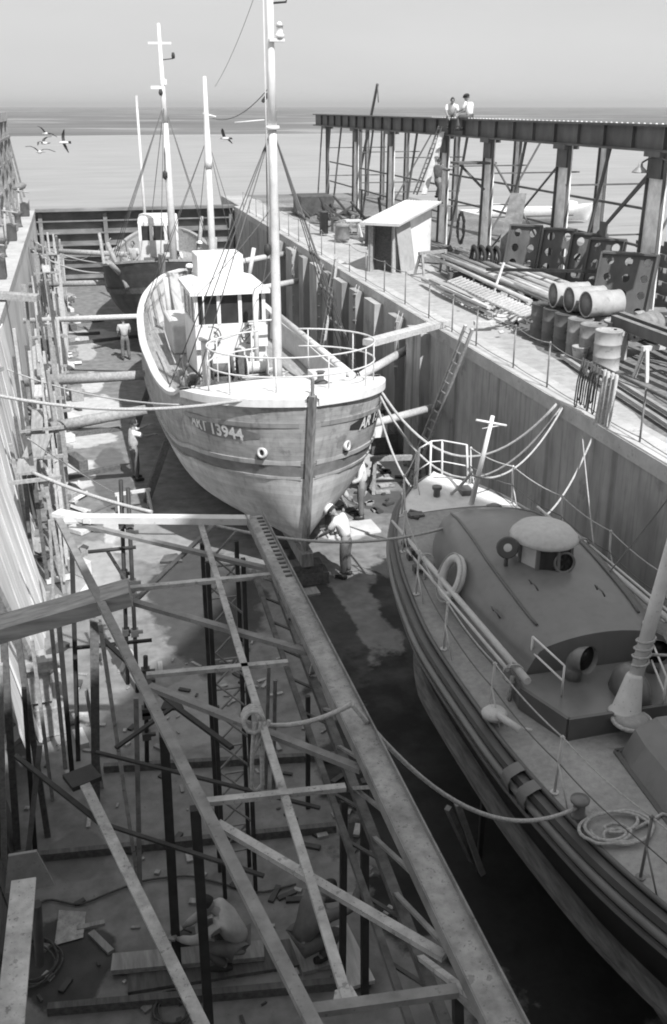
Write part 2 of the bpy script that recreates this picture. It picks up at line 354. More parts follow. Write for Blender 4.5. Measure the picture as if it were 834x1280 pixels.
# water and land beyond
wm = mat('lagoon_water', .30, var=.16, sc=.2, rough=.5, st=(.5, 2, 1), big=.06, bsc=.01, bump=.3, spec=.3)
mb = MB(); mb.grid([[(x, y, 2.4) for x in (-900, -30.1, 400, 1200)] for y in (YG + .8, 280)], smooth=False)
mb.grid([[(x, y, 2.39) for x in (20, 1200)] for y in (-60, YG + .9)], smooth=False)
struct('water', mb, wm)
mb = MB(); rows = []
xs = list(np.linspace(-2500, 4500, 160))
rows = [[(x, 283 + 14 * math.sin(x * .013) + random.uniform(-4, 4), 2.45) for x in xs], [(x, 420, 2.9) for x in xs], [(x, 900, 3.3) for x in xs], [(x, 14000, 3.5) for x in xs]]
mb.grid(rows, smooth=False); struct('far_shore', mb, mat('marsh_land', .14, var=.3, sc=.03, st=(.25, 1.6, 1), big=.35, bsc=.006, bump=0, rough=1, dirt=(.012, .56, 1.5)))
# unseen block added behind the camera, outlined to cast the shade on the near dock
def sunfoot(x, y, Yw):   # a floor point back up the sun ray to the plane Y=Yw
    t = (Yw - y) / sdir.y; return Vector((x + sdir.x * t, Yw, sdir.z * t))
sil = [(-9, 11), (-3, 13.0), (-.7, 14.3), (1, 16.6), (3, 19.8), (4.2, 20.0), (5.2, 18.6), (6.6, 17.0), (8.7, 15.2), (12, 10.5)]
pts = [sunfoot(x, y, -3.0) for x, y in sil]
pts = [Vector((pts[0].x, -3, 0))] + pts + [Vector((pts[-1].x, -3, 0))]
mb = MB(); mb.prism(pts, (0, -14, 0)); solo('ship_hall', mb, M['coping'], 'tall gabled shipyard hall standing behind the near end of the dock', 'building')
# ------------------------------------------------------------------ hull shape: lateral half-breadth / sheer / keel tables along v (metres aft of the stem)
class Hull:
    def __init__(s, L, b, sheer, keel, nexp, rake=.4): s.L, s.b, s.sh, s.k, s.n, s.rk = L, b, sheer, keel, nexp, rake
    def pt(s, v, t, side, off=0.0):
        bb = pw(s.b, v); zs = pw(s.sh, v); zk = pw(s.k, v); n = pw(s.n, v)
        g = (1 - (1 - t) ** n) ** (1 / n) if t < 1 else 1
        vv = v + s.rk * (1 - t) * max(0, 1 - v / 4.0)
        return Vector((side * (bb * g + off), vv, zk + (zs - zk) * t))
    def tz(s, v, z): return (z - pw(s.k, v)) / (pw(s.sh, v) - pw(s.k, v))
    def skin(s, nv=70, nt=26, bands=None, t0=0, t1=1, v0=0, v1=None, off=0.0, thick=0):
        v1 = s.L if v1 is None else v1; mb = MB()
        for side in (-1, 1):
            vs = [v0 + (v1 - v0) * (i / nv) ** 1.25 for i in range(nv + 1)]
            for (ta, tb, mi) in (bands or [(t0, t1, 0)]):
                n = max(2, int(nt * (tb - ta)))
                rows = [[s.pt(v, ta + (tb - ta) * j / n, side, off) for j in range(n + 1)] for v in vs]
                uv = [[(v, ta + (tb - ta) * j / n) for j in range(n + 1)] for v in vs]
                mb.grid(rows, mi, True, uv)
        return mb
    def strip(s, ta, tb, va, vb, out, mi=0, nv=50, sides=(-1, 1), mb=None, tf=None):   # a plank standing proud of the hull, with thickness
        mb = mb or MB()
        for side in sides:
            rows = []
            for i in range(nv + 1):
                v = va + (vb - va) * i / nv; a, b_ = (ta, tb) if tf is None else tf(v)
                rows.append([s.pt(v, a, side, -.02), s.pt(v, a, side, out), s.pt(v, b_, side, out), s.pt(v, b_, side, -.02)])
            mb.grid(rows, mi, False)
        return mb
    def cap(s, va, vb, wi, wo, dz, h, nv=50, mi=0, sides=(-1, 1)):
        mb = MB()
        for side in sides:
            rows = []
            for i in range(nv + 1):
                v = va + (vb - va) * i / nv; p = s.pt(v, 1, side)
                q = Vector((p.x - side * min(wi, abs(p.x)), p.y, p.z)); o_ = Vector((p.x + side * wo, p.y, p.z))
                rows.append([q + Vector((0, 0, dz)), o_ + Vector((0, 0, dz)), o_ + Vector((0, 0, dz + h)), q + Vector((0, 0, dz + h)), q + Vector((0, 0, dz))])
            mb.grid(rows, mi, False)
        return mb
    def deck(s, va, vb, z, inset=.02, crown=.0, nv=40, nc=9, mi=0):
        mb = MB(); rows = []
        for i in range(nv + 1):
            v = va + (vb - va) * i / nv; zz = z(v) if callable(z) else z
            t = min(1, max(.02, s.tz(v, zz))); hw = max(.01, s.pt(v, t, 1).x - inset); vv = s.pt(v, t, 1).y
            rows.append([Vector((hw * (2 * j / nc - 1), vv, zz + crown * (1 - (2 * j / nc - 1) ** 2))) for j in range(nc + 1)])
        mb.grid(rows, mi, True); return mb
def text_on(hull, txt, side, v0, z0, size, out, m, parent, slant=0.0, rev=False):
    cu = bpy.data.curves.new('lettering', 'FONT'); cu.body = txt; cu.size = size; cu.offset = .012; cu.extrude = 0.0
    o = bpy.data.objects.new('lettering', cu); COL.objects.link(o)
    dg = bpy.context.evaluated_depsgraph_get(); me = bpy.data.meshes.new_from_object(o.evaluated_get(dg)); bpy.data.objects.remove(o)
    wd = max(v.co.x for v in me.vertices)
    # table: arc length along the hull at height z0 -> station v
    tab = [(0, v0)]; v = v0; prev = hull.pt(v, hull.tz(v, z0), side); s_ = 0; step = -.02 if rev else .02
    while s_ < wd + .3 and v + step > 0.02:
        v += step; q = hull.pt(v, hull.tz(v, z0), side); s_ += (q - prev).length; prev = q; tab.append((s_, v))
    mb = MB(); vs = []
    for c in me.vertices:
        x = c.co.x + slant * c.co.y; vv = pw(tab, x); z = z0 + c.co.y
        a = hull.pt(vv, hull.tz(vv, z), side); b = hull.pt(vv + .05, hull.tz(vv + .05, z), side); u = hull.pt(vv, hull.tz(vv, z + .05), side)
        nrm = (b - a).cross(u - a).normalized(); 
        if nrm.x * side < 0: nrm = -nrm
        vs.append(a + nrm * out)
    mb.add(vs, [list(p.vertices) for p in me.polygons]); return mb.build('registration', m, parent)
def leaf_on(hull, side, va, vb, zc, hh, out, m, parent, name='name_plate'):
    mb = MB(); rows = []
    for i in range(25):
        k = i / 24; v = va + (vb - va) * k; h = hh * math.sin(math.pi * min(1, .03 + k * .94)) ** .6
        r = []
        for j in range(5):
            z = zc + h * (j / 2 - 1); a = hull.pt(v, hull.tz(v, z), side); b = hull.pt(v + .05, hull.tz(v + .05, z), side); u = hull.pt(v, hull.tz(v, z + .05), side)
            nrm = (b - a).cross(u - a).normalized(); nrm = -nrm if nrm.x * side < 0 else nrm
            r.append(a + nrm * out)
        rows.append(r)
    mb.grid(rows); return mb.build(name, m, parent)
def wheel(mb, c, r, nrm=(0, 1, 0), sp=6, tr=.02):
    c = Vector(c); n = Vector(nrm).normalized(); x = n.orthogonal().normalized(); y = n.cross(x)
    pts = [c + (x * math.cos(a) + y * math.sin(a)) * r for a in [2 * math.pi * i / 20 for i in range(21)]]
    mb.tube(pts, tr, 6, caps=False)
    for i in range(sp): a = 2 * math.pi * i / sp; mb.tube([c, c + (x * math.cos(a) + y * math.sin(a)) * r * 1.15], tr * .7, 5)
    return mb
# ================================================================== the wooden trawler in the middle of the dock
T1 = thing('fishing_trawler', 'pale wooden fishing trawler with white foredeck and painted number, shored up in mid dock', 'fishing boat', (4.06, 18.15, 0), R(1.15))
h1 = Hull(19.8, [(0, .07), (.15, .5), (.4, 1.0), (.8, 1.45), (1.4, 1.85), (2.2, 2.1), (3.5, 2.25), (6, 2.36), (10, 2.38), (14, 2.2), (16.5, 1.85), (18.2, 1.3), (19.3, .7), (19.8, .08)],
          [(0, 4.25), (1.5, 4.08), (2.6, 3.9), (3.4, 3.6), (4.6, 3.35), (8, 3.05), (12, 3.05), (16, 3.35), (19.8, 3.85)],
          [(0, .75), (4, .72), (16, .8), (19.8, 1.5)], [(0, 1.25), (.6, 1.5), (1.5, 1.9), (3, 2.6), (5, 3.3), (10, 3.6), (15, 2.6), (19.8, 1.4)], rake=.75)
h1.skin(bands=[(0, .50, 1), (.50, .60, 2), (.60, 1, 0)]).build('hull', [M['hullup'], M['hulllow'], M['hullwale']], T1)
m = h1.strip(.585, .615, .03, 19.5, .05); h1.strip(.49, .51, .03, 19.5, .045, mb=m); m.build('wale', M['hulllow'], T1)
h1.strip(.83, .86, .05, 2.6, .03).build('sheer_strake', M['hullup'], T1)
mb = MB()
mb.tube([h1.pt(0, 0, 1) * 1 + Vector((-.03, -.02, -.12)), *[Vector((0, h1.pt(0, t, 1).y - .05, h1.pt(0, t, 1).z)) for t in (.2, .5, .8, 1)], Vector((0, -.07, 4.36))], .085, 4, smooth=False)
mb.build('stem_post', M['stem'], T1)
mb = MB(); mb.bar((0, .5, .62), (0, 19, .62), .26, .3); mb.build('keel', M['stem'], T1)
h1.deck(.0, 2.75, lambda v: pw(h1.sh, v) + .02, inset=-.05, crown=.13, nv=26, nc=14).build('foredeck', M['white'], T1)
m = h1.cap(.0, 2.7, .03, .07, -.13, .16); m.build('foredeck_rail', M['white'], T1)
mb = MB(); mb.grid([[Vector((x, 2.8, z)) for x in np.linspace(-2.0, 2.0, 8)] for z in (2.3, 3.52)], smooth=False); mb.build('forecastle_bulkhead', M['whitedirty'], T1)
h1.deck(2.7, 19.6, 2.35, nc=12).build('main_deck', M['deckwood'], T1)
h1.cap(2.7, 19.75, .14, .07, .0, .08).build('bulwark_rail', M['whitedirty'], T1)
# inner bulwark faces
mb = MB()
for side in (-1, 1):
    rows = [[h1.pt(v, max(.05, h1.tz(v, z)) if k else h1.tz(v, 2.36), side, -.09) if k < 2 else h1.pt(v, 1, side, -.09) for k, z in enumerate((2.36, 2.8, 3))] for v in np.linspace(2.75, 19.6, 40)]
    mb.grid(rows)
mb.build('bulwark_inside', M['whitedirty'], T1)
for v in np.linspace(13.5, 19, 8):
    for side in (-1, 1):
        m2 = MB(); a = h1.pt(v, h1.tz(v, 2.36), side, -.12); b = h1.pt(v, 1, side, -.12); m2.bar(a, b, .09); m2.build('stanchion', M['wood'], T1)
# lettering
M['letter'] = mat('white_lettering', .78, var=.12, sc=20, big=0, bump=0)
M['letterworn'] = mat('worn_lettering', .72, var=.2, sc=20, big=0, bump=0)
leaf_on(h1, -1, 2.4, .42, 3.42, .2, .006, M['hullwale'], T1)
leaf_on(h1, 1, .40, 2.3, 3.46, .21, .006, M['darksteel'], T1)
text_on(h1, 'ART 13944', -1, 2.15, 3.29, .36, .015, M['letterworn'], T1, rev=True)
text_on(h1, 'AR 13944', 1, .62, 3.32, .36, .015, M['letter'], T1)
# hawse pipes
for side in (-1, 1):
    v = .42; c = h1.pt(v, h1.tz(v, 3.05), side); nrm = Vector((side * .75, -.65, .1)).normalized(); Mx = nrm.to_track_quat('Z', 'Y').to_matrix()
    m2 = MB(); m2.lathe([(.10, -.05), (.12, .02), (.105, .06), (.06, .05), (.055, -.02)], c, 16, Mx); hp = m2.build('hawse_pipe', M['whitedirty'], T1)
    m2 = MB(); m2.lathe([(.056, .0), (.001, .001)], c + nrm * .03, 14, Mx); m2.build('hawse_hole', M['blackhull'], hp)
    m2 = MB(); a = h1.pt(v + .08, h1.tz(v, 2.9), side, .006)
    m2.grid([[h1.pt(v + q, h1.tz(v, z), side, .008) for q in (.02, .1)] for z in (2.98, 2.7)]); m2.build('rust_streak', M['rust'], hp)
# foredeck rail: two rings on stanchions
def ring(z, a0, a1, n=40, cy=1.75, rx=1.75, ry=1.35):
    return [Vector((rx * math.sin(a), cy - ry * math.cos(a), z)) for a in [a0 + (a1 - a0) * i / n for i in range(n + 1)]]
for z in (4.62, 5.0):
    m2 = MB(); m2.tube(ring(z, R(-165), R(165)), .018, 6); m2.build('guard_rail', M['whitedirty'], T1)
for a in (-160, -125, -90, -55, -20, 15, 50, 85, 120, 158):
    q = ring(0, R(a), R(a) + .01, 1)[0]; m2 = MB(); m2.tube([Vector((q.x, q.y, 4.08)), Vector((q.x, q.y, 5.0))], .016, 6); m2.build('rail_post', M['whitedirty'], T1)
mb = MB(); mb.lathe([(.1, 4.1), (.08, 4.25), (.16, 4.3), (.07, 4.36), (.07, 4.5), (.1, 4.52)], (.45, 1.1, 0), 10); mb.box((.45, 1.1, 4.2), (.5, .16, .12)); mb.build('windlass', M['rust'], T1)
mb = MB(); mb.box((.75, 1.75, 4.28), (.7, .5, .14)); mb.build('fore_hatch', M['whitedirty'], T1)
mb = MB(); mb.bar((0, -.05, 4.3), (0, -.05, 4.7), .05, .09); mb.build('bitt', M['stem'], T1)
mb = MB(); pts = []
for i in range(90): a = i * .33; r_ = .3 + .3 * abs(math.sin(i * .05)); pts.append((-.6 + 1.1 * r_ * math.cos(a), 1.3 + .5 * r_ * math.sin(a), 4.17 + .012 * math.sin(i * 2.1)))
mb.tube(pts, .014, 5); mb.build('deck_rope', M['rope'], T1)
# mast
mxy = Vector((-.02, 3.1, 0))
mb = MB(); mb.tube([mxy + Vector((0, 0, z)) for z in (2.3, 5, 8, 9.2)], [.11, .105, .09, .085], 14); ms = mb.build('mast', M['whitedirty'], T1)
mb = MB(); mb.tube([mxy + Vector((0, 0, z)) for z in (9.15, 10.2, 13.2)], [.095, .08, .06], 12); mb.build('topmast', M['white'], ms)
mb = MB(); mb.lathe([(.05, -.02), (.09, .0), (.09, .05), (.06, .07), (.07, .2), (.08, .2), (.03, .27), (.005, .28)], mxy + Vector((.16, -.12, 10.75)), 12); mb.box(mxy + Vector((.1, -.06, 10.7)), (.3, .2, .05)); mb.build('mast_lamp', M['white'], ms)
mb = MB(); mb.tube([mxy + Vector((0, 0, 11.35)), mxy + Vector((.32, -.02, 11.38)), mxy + Vector((.34, -.02, 11.5))], .022, 6); mb.lathe([(.06, 0), (.07, .04), (.06, .06), (.06, .22), (.03, .26)], mxy + Vector((.34, -.02, 11.5)), 10); mb.build('masthead_light', M['darksteel'], ms)
mb = MB(); mb.lathe([(.001, -.1), (.07, -.05), (.08, 0), (.07, .05), (.001, .1)], mxy + Vector((-.13, -.03, 11.85)), 10); mb.tube([mxy + Vector((-.13, -.03, 11.8)), mxy + Vector((-.14, -.05, 9.4)), mxy + Vector((-.12, -.05, 6.5))], .012, 5); mb.build('halyard_block', M['whitedirty'], ms)
mb = MB(); mb.lathe([(.001, -.14), (.07, -.08), (.08, 0), (.06, .1), (.001, .14)], mxy + Vector((-.17, -.05, 6.7)), 10); mb.tube([mxy + Vector((-.13, 0, 9.1)), mxy + Vector((-.17, -.05, 6.8))], .01, 5); mb.build('lifting_block', M['darksteel'], ms)
mb = MB(); mb.lathe([(.14, -.04), (.15, 0), (.14, .04)], mxy + Vector((0, 0, 9.1)), 12); mb.tube([mxy + Vector((-.15, 0, 9.25)), mxy + Vector((-.75, .1, 9.2))], .012, 5); mb.build('mast_band', M['white'], ms)
for x, y in [(-2.2, 4.0), (-2.25, 4.9), (-2.0, 3.2), (2.1, 3.4), (2.2, 4.2), (2.25, 5.0), (2.25, 5.6)]:
    m2 = MB(); m2.tube([mxy + Vector((0, 0, 9.1)), Vector((x, y, 3.4))], .013, 5)
    d = Vector((x, y, 3.4)) - (mxy + Vector((0, 0, 9.1)))
    for k in ((.86, .93) if x < 0 else (.3, .45, .6, .75, .9)): q = mxy + Vector((0, 0, 9.1)) + d * k; m2.tube([q, q + d * .02], .028, 6)
    m2.build('shroud', M['wire'], ms)
m2 = MB(); m2.tube(hang((mxy.x, mxy.y, 9.9), (-.0, 11.2, 9.2), .25), .01, 5); m2.tube([mxy + Vector((-.06, .1, 9.72)), mxy + Vector((-.1, .4, 9.6))], .04, 6); m2.build('stay', M['wire'], ms)
m2 = MB(); m2.tube(hang((mxy.x, mxy.y, 12.2), (.1, 11.2, 10.0), .2), .006, 4); m2.build('aerial_wire', M['wire'], ms)
# derrick boom lowered to the right
mb = MB(); a = P(345, 392, 4.6) ; 
Minv = TM[T1.name].inverted()
mb.tube([Minv @ PY(350, 396, 25.5), Minv @ PY(441, 470, 20.2)], .085, 10); mb.build('boom', M['whitedirty'], T1)
# wheelhouse, roof and the white casing behind it
def W1(x, y, z): return (x, y, z)
wy = 9.6; x0, x1 = -.98, 1.02
mb = MB(); mb.box(((x0 + x1) / 2, wy + 1.2, 3.1), (x1 - x0, 2.4, 1.5)); whs = mb.build('wheelhouse', M['white'], T1)
for x in (x0 + .05, x0 + .68, x1 - .72, x1 - .05):
    m2 = MB(); m2.box((x, wy + .05, 4.25), (.1, .1, .86)); m2.build('window_post', M['white'], whs)
for x in (x0 + .04, x1 - .04):
    for y in (.75, 1.5, 2.35): m2 = MB(); m2.box((x, wy + y, 4.25), (.08, .1, .86)); m2.build('window_post', M['white'], whs)
m2 = MB(); m2.box(((x0 + x1) / 2, wy + 2.36, 4.25), (x1 - x0 - .1, .08, .86)); m2.build('rear_panel', M['white'], whs)
for a, b in ((x0 + .1, x0 + .63), (x0 + .73, x1 - .77), (x1 - .67, x1 - .1)):
    m2 = MB(); m2.box(((a + b) / 2, wy + .07, 4.25), (b - a, .02, .84)); m2.build('window', M['glass'], whs)
for x in (x0 + .03, x1 - .03):
    for y in (.42, 1.12, 1.92): m2 = MB(); m2.box((x, wy + y, 4.25), (.02, .6, .84)); m2.build('window', M['glass'], whs)
mb = MB(); q = [(x0 - .12, wy - .16, 4.68), (x1 + .12, wy - .16, 4.68), (x1 + .12, wy + 2.6, 4.68), (x0 - .12, wy + 2.6, 4.68)]
t_ = [(x0 + .15, wy + .5, 4.88), (x1 - .15, wy + .5, 4.88), (x1 - .15, wy + 2.4, 4.88), (x0 + .15, wy + 2.4, 4.88)]
q2 = [(a, b, 4.78) for a, b, c in q]
mb.add(q + q2 + t_, [(3, 2, 1, 0), (0, 1, 5, 4), (1, 2, 6, 5), (2, 3, 7, 6), (3, 0, 4, 7), (4, 5, 9, 8), (5, 6, 10, 9), (6, 7, 11, 10), (7, 4, 8, 11), (8, 9, 10, 11)]); mb.build('roof', M['white'], T1)
ka, kb = Minv @ PY(248, 352, 29.6), Minv @ PY(304, 318, 29.6)
mb = MB(); mb.box(((ka.x + kb.x) / 2, ka.y + .6, (ka.z + kb.z) / 2), (kb.x - ka.x, 1.2, kb.z - ka.z)); mb.bar((.25, ka.y - .03, ka.z + .25), (.25, ka.y - .03, kb.z - .1), .04); mb.build('casing', M['white'], T1, bevel=.04)
mb = MB(); mb.box((-.15, wy + 2.55, 4.62), (1.7, .04, .04)); mb.tube([(.55, wy + 2.2, 4.8), (.55, wy + 2.2, 5.5)], .05, 8); mb.build('exhaust_pipe', M['whitedirty'], T1)
mb = MB(); wheel(mb, (-.55, wy - .12, 3.55), .26); wheel(mb, (.55, wy - .12, 3.55), .26); mb.build('hand_wheel', M['wire'], T1)
# winch and fishing gear in front of the wheelhouse
for x in (-.45, .5):
    mb = MB(); Mx = Matrix.Rotation(R(90), 3, 'Y')
    mb.lathe([(.34, -.3), (.34, -.26), (.16, -.25), (.15, .25), (.34, .26), (.34, .3)], (x, wy - 1.1, 2.85), 18, Mx); mb.build('winch_drum', M['rust'] if x < 0 else M['whitedirty'], T1)
mb = MB(); mb.box((.05, wy - 1.1, 2.5), (1.9, .5, .3)); mb.box((.05, wy - 1.1, 2.95), (.16, .5, .8)); mb.build('winch_frame', M['wooddark'], T1)
mb = MB(); mb.box((.15, wy - 2.9, 2.55), (1.9, 1.7, .42)); mb.build('fish_hatch', M['wooddark'], T1, bevel=.03)
for i in range(34):
    x, y = random.uniform(-1.7, 1.9), random.uniform(3.6, 9.3); m2 = MB(); k = i % 5
    if abs(x) < 1.1 and 6.2 > y > 3.4 and k == 0: k = 3
    if k == 0: m2.lathe([(.14, 0), (.16, .3), (.13, .34), (.001, .34)], (x, y, 2.36), 10)
    elif k == 1: m2.box((x, y, 2.48), (.5, .34, .24), rz=random.random() * 3)
    elif k == 2: m2.tube(hang((x, y, 2.5), (x + random.uniform(-.8, .8), y + random.uniform(.3, 1.2), 2.6 + random.random() * .9), .1, 8), .03, 6)
    elif k == 3: m2.tube([(x + .2 * (1 + .1 * q % 3) * math.cos(q * .7), y + .26 * math.sin(q * .7), 2.4 + .012 * q) for q in range(30)], .028, 6)
    else: m2.lathe([(.001, -.11), (.09, -.07), (.11, 0), (.09, .07), (.001, .11)], (x, y, 2.5), 10)
    m2.build(['fish_basket', 'fish_box', 'net_rope', 'rope_coil', 'net_float'][k], M[['wood', 'whitedirty', 'ropedark', 'rope', 'rust'][k]], T1)
for (p_, q_, r_) in [((-1.0, wy - 2.0, 3.8), (.62, wy - .6, 3.9), .015), ((-.9, wy - .1, 4.7), (-.02, 3.1, 7.6), .01), ((.9, wy - .1, 4.7), (-.02, 3.1, 7.6), .01), ((.62, wy - .6, 4.9), (-.02, 3.1, 6.4), .014), ((-1.7, 8.5, 3.1), (-1.6, 12.5, 3.3), .02)]:
    m2 = MB(); m2.tube(hang(p_, q_, .08, 8), r_, 5); m2.build('rigging_line', M['rope'], T1)
for x in (-.75, .78):
    m2 = MB(); m2.tube([(x, wy - .18, 3.9), (x, wy - .18, 4.75)], .02, 6); m2.box((x, wy - .14, 3.5), (.5, .05, .6)); m2.build('dodger_panel', M['white'], T1)
mb = MB(); mb.tube([(-1.0, wy - 2.0, 2.3), (-1.0, wy - 2.0, 3.9)], .11, 10); mb.lathe([(.16, -.03), (.17, .03)], (-1.0, wy - 2.0, 3.9), 10); mb.build('samson_post', M['whitedirty'], T1)
mb = MB(); mb.tube([(.62, wy - .6, 2.3), (.62, wy - .6, 4.9)], .07, 8); mb.tube([(.4, wy - .6, 4.0), (1.3, wy - .6, 4.02)], .03, 6); mb.build('derrick_post', M['whitedirty'], T1)
for i in range(5):
    mb = MB(); x = -1.75 + .12 * random.random(); y = 4.3 + i * .5; mb.tube(hang((x, y, 2.5), (x + .25, y + .9, 2.55), .06, 5), .05, 6); mb.build('fishing_gear', M['wooddark'], T1)
mb = MB(); mb.tube([(-1.6, 5.6, 2.4), (-1.62, 5.6, 3.1)], .06, 8); mb.tube([(-1.6, 5.6, 3.0), (-1.35, 6.6, 2.45)], .05, 8); mb.box((-1.6, 5.6, 2.6), (.3, .3, .4)); mb.build('gallows_bracket', M['rust'], T1)
mb = MB(); mb.box((-.2, 14.0, 2.8), (2.2, 2.6, .9)); mb.build('deckhouse', M['whitedirty'], T1, bevel=.04)
# mizzen mast aft
mz = Vector((.36, 14.9, 0))
mb = MB(); mb.tube([mz + Vector((0, 0, z)) for z in (2.3, 6.0, 7.8)], [.12, .11, .09], 12); m_ = mb.build('mizzen_mast', M['whitedirty'], T1)
mb = MB(); mb.tube([mz + Vector((0, 0, z)) for z in (7.7, 7.9, 9.2, 10.35)], [.12, .13, .08, .05], 10); mb.tube([mz + Vector((-.1, 0, 9.3)), mz + Vector((.3, 0, 9.2))], .03, 6); mb.build('mizzen_top', M['white'], m_)
for x, y in ((-1.9, 15.4), (-1.6, 16.6), (1.9, 15.3), (1.6, 16.6), (.2, 19.0)):
    m2 = MB(); m2.tube([mz + Vector((0, 0, 8.6)), Vector((x, y, 3.4))], .012, 5); m2.build('stay', M['wire'], m_)
mb = MB(); mb.tube([(1.35, 14.0, 4.3), (1.6, 14.2, 5.3)], .07, 7); mb.tube([(-1.0, 16, 2.4), (-1.1, 16, 4.2)], .09, 7); mb.build('davit', M['whitedirty'], T1)
# ================================================================== the second trawler behind
T2 = thing('fishing_trawler', 'dark hulled fishing trawler with small white wheelhouse, berthed behind the pale one', 'fishing boat', (2.95, 39.3, 0), R(-5))
h2 = Hull(15.5, [(0, .05), (.4, 1.1), (1.0, 1.8), (2.2, 2.3), (5, 2.55), (9, 2.5), (12.5, 2.0), (14.6, 1.2), (15.5, .2)], [(0, 4.0), (2, 3.6), (6, 3.15), (11, 3.1), (15.5, 3.6)],
          [(0, .9), (3, .7), (13, .8), (15.5, 1.4)], [(0, 1.3), (2, 1.9), (6, 2.4), (15.5, 1.4)], rake=.6)
h2.skin(nv=40, nt=18).build('hull', M['hulldark'], T2)
h2.strip(.6, .68, .05, 15.2, .05).build('wale', M['wooddark'], T2)
h2.cap(0.05, 15.4, .12, .08, 0, .09).build('bulwark_rail', M['wood'], T2)
h2.deck(.2, 15.2, 2.5).build('main_deck', M['deckwood'], T2)
mb = MB()
for side in (-1, 1): mb.grid([[h2.pt(v, h2.tz(v, 2.5), side, -.09), h2.pt(v, 1, side, -.09)] for v in np.linspace(.5, 15.2, 30)])
mb.build('bulwark_inside', M['wood'], T2)
mb = MB(); mb.bar((0, .6, .7), (0, 15, .7), .26, .35); mb.tube([(0, -.05, 4.3), (0, .4, 2.4), (0, 1.0, .8)], .13, 4, smooth=False); mb.build('stem_post', M['stem'], T2)
cx, cy = -.15, 6.6
mb = MB(); mb.box((cx, cy + 1, 3.25), (1.7, 2.0, 1.5)); whs = mb.build('wheelhouse', M['whitedirty'], T2)
for x in (-.8, -.32, .32, .8): m2 = MB(); m2.box((cx + x, cy + .05, 4.3), (.13, .1, .66)); m2.build('window_post', M['white'], whs)
for x in (-.56, 0, .56): m2 = MB(); m2.box((cx + x, cy + .07, 4.3), (.42, .02, .64)); m2.build('window', M['glass'], whs)
for x in (-.8, .8):
    m2 = MB(); m2.box((cx + x, cy + 1.9, 4.3), (.1, .12, .66)); m2.build('window_post', M['white'], whs)
    m2 = MB(); m2.box((cx + x, cy + 1, 4.3), (.02, 1.7, .64)); m2.build('window', M['glass'], whs)
mb = MB(); mb.lathe([(1.22, 4.63), (1.25, 4.75), (1.2, 4.95), (.9, 5.02), (.001, 5.05)], (0, 0, 0), 4, Matrix.Rotation(R(45), 3, 'Z'), smooth=False)
mb.v = [Vector((v.x + cx, v.y * 1.1 + cy + 1, v.z)) for v in mb.v]; mb.build('roof', M['white'], T2)
mb = MB(); mb.box((cx + .35, cy - .03, 3.7), (.3, .04, .3)); mb.box((cx, cy - .35, 2.9), (1.4, .5, .8)); mb.build('engine_box', M['wooddark'], T2)
mb = MB(); mb.tube([(.45, 4.2, 2.4), (.45, 4.2, 6), (.43, 4.2, 9.0)], [.16, .15, .12], 12); m_ = mb.build('mast', M['whitedirty'], T2)
mb = MB(); mb.tube([(.43, 4.2, 8.9), (.42, 4.2, 10.0), (.40, 4.2, 12.5)], [.14, .1, .06], 10); mb.box((.4, 4.2, 11.8), (.9, .07, .08)); mb.box((.2, 4.2, 10.2), (.5, .1, .12)); mb.box((.47, 4.2, 10.4), (.24, .2, .2)); mb.build('topmast', M['white'], m_)
mb = MB(); mb.tube([(.43, 4.2, 11.2), (.9, 4.2, 11.25)], .02, 5); mb.lathe([(.06, 0), (.07, .1), (.05, .22)], (.9, 4.2, 11.25), 8); mb.build('masthead_light', M['darksteel'], m_); mb = MB(); mb.lathe([(.05, 0), (.09, .1), (.05, .24)], (.33, 4.1, 9.9), 8); mb.build('lantern', M['darksteel'], m_)
mb = MB(); mb.tube([(-.75, 9.5, 2.4), (-.78, 9.5, 9.9)], [.08, .05], 8); mb.box((-.77, 9.5, 9.7), (.1, .1, .5)); mb.build('aft_pole', M['whitedirty'], T2)
for x, y in ((-2.1, 4.4), (-2.2, 5.6), (2.1, 4.4), (2.2, 5.6), (-.7, 9.5), (-.1, .4), (-2.0, 2.6)):
    m2 = MB(); m2.tube([(.43, 4.2, 9.6), (x, y, 3.4)], .016, 5); m2.build('shroud', M['wire'], m_)
mb = MB(); mb.tube([(.45, 4.2, 9.3), (.3, 4.05, 6.9)], .02, 5); mb.lathe([(.001, -.2), (.1, -.1), (.1, .1), (.001, .2)], (.3, 4.0, 6.9), 8); mb.build('lifting_block', M['darksteel'], m_)
for (a, b, r_) in [((-2.3, 3.0, 2.6), (-2.55, 4.4, 4.6), .07), ((-1.4, .8, 2.9), (-2.1, 1.9, 4.5), .09), ((-1.5, 1.4, 3.2), (-2.0, .2, 4.0), .1), ((1.5, 7, 2.6), (1.8, 7.6, 4.9), .09), ((2.1, 3.6, 2.6), (2.2, 3.0, 4.5), .07)]:
    m2 = MB(); m2.tube([a, b], r_, 8); m2.build('fender_post', M['whitedirty'] if r_ > .1 else M['wood'], T2)
for i in range(16):
    m2 = MB(); x, y = random.uniform(-1.6, 1.9), random.uniform(2.0, 5.8); z = 2.5
    if i % 3 == 0: m2.lathe([(.2, 0), (.22, .1), (.2, .4), (.12, .5)], (x, y, z), 8)
    elif i % 3 == 1: m2.box((x, y, z + .25), (.4, .5, .5), rz=random.random())
    else: m2.tube([(x, y, z), (x + random.uniform(-.6, .6), y + .5, z + random.uniform(.5, 1.3))], .05, 6)
    m2.build('deck_gear', [M['wooddark'], M['whitedirty'], M['rust']][i % 3], T2)
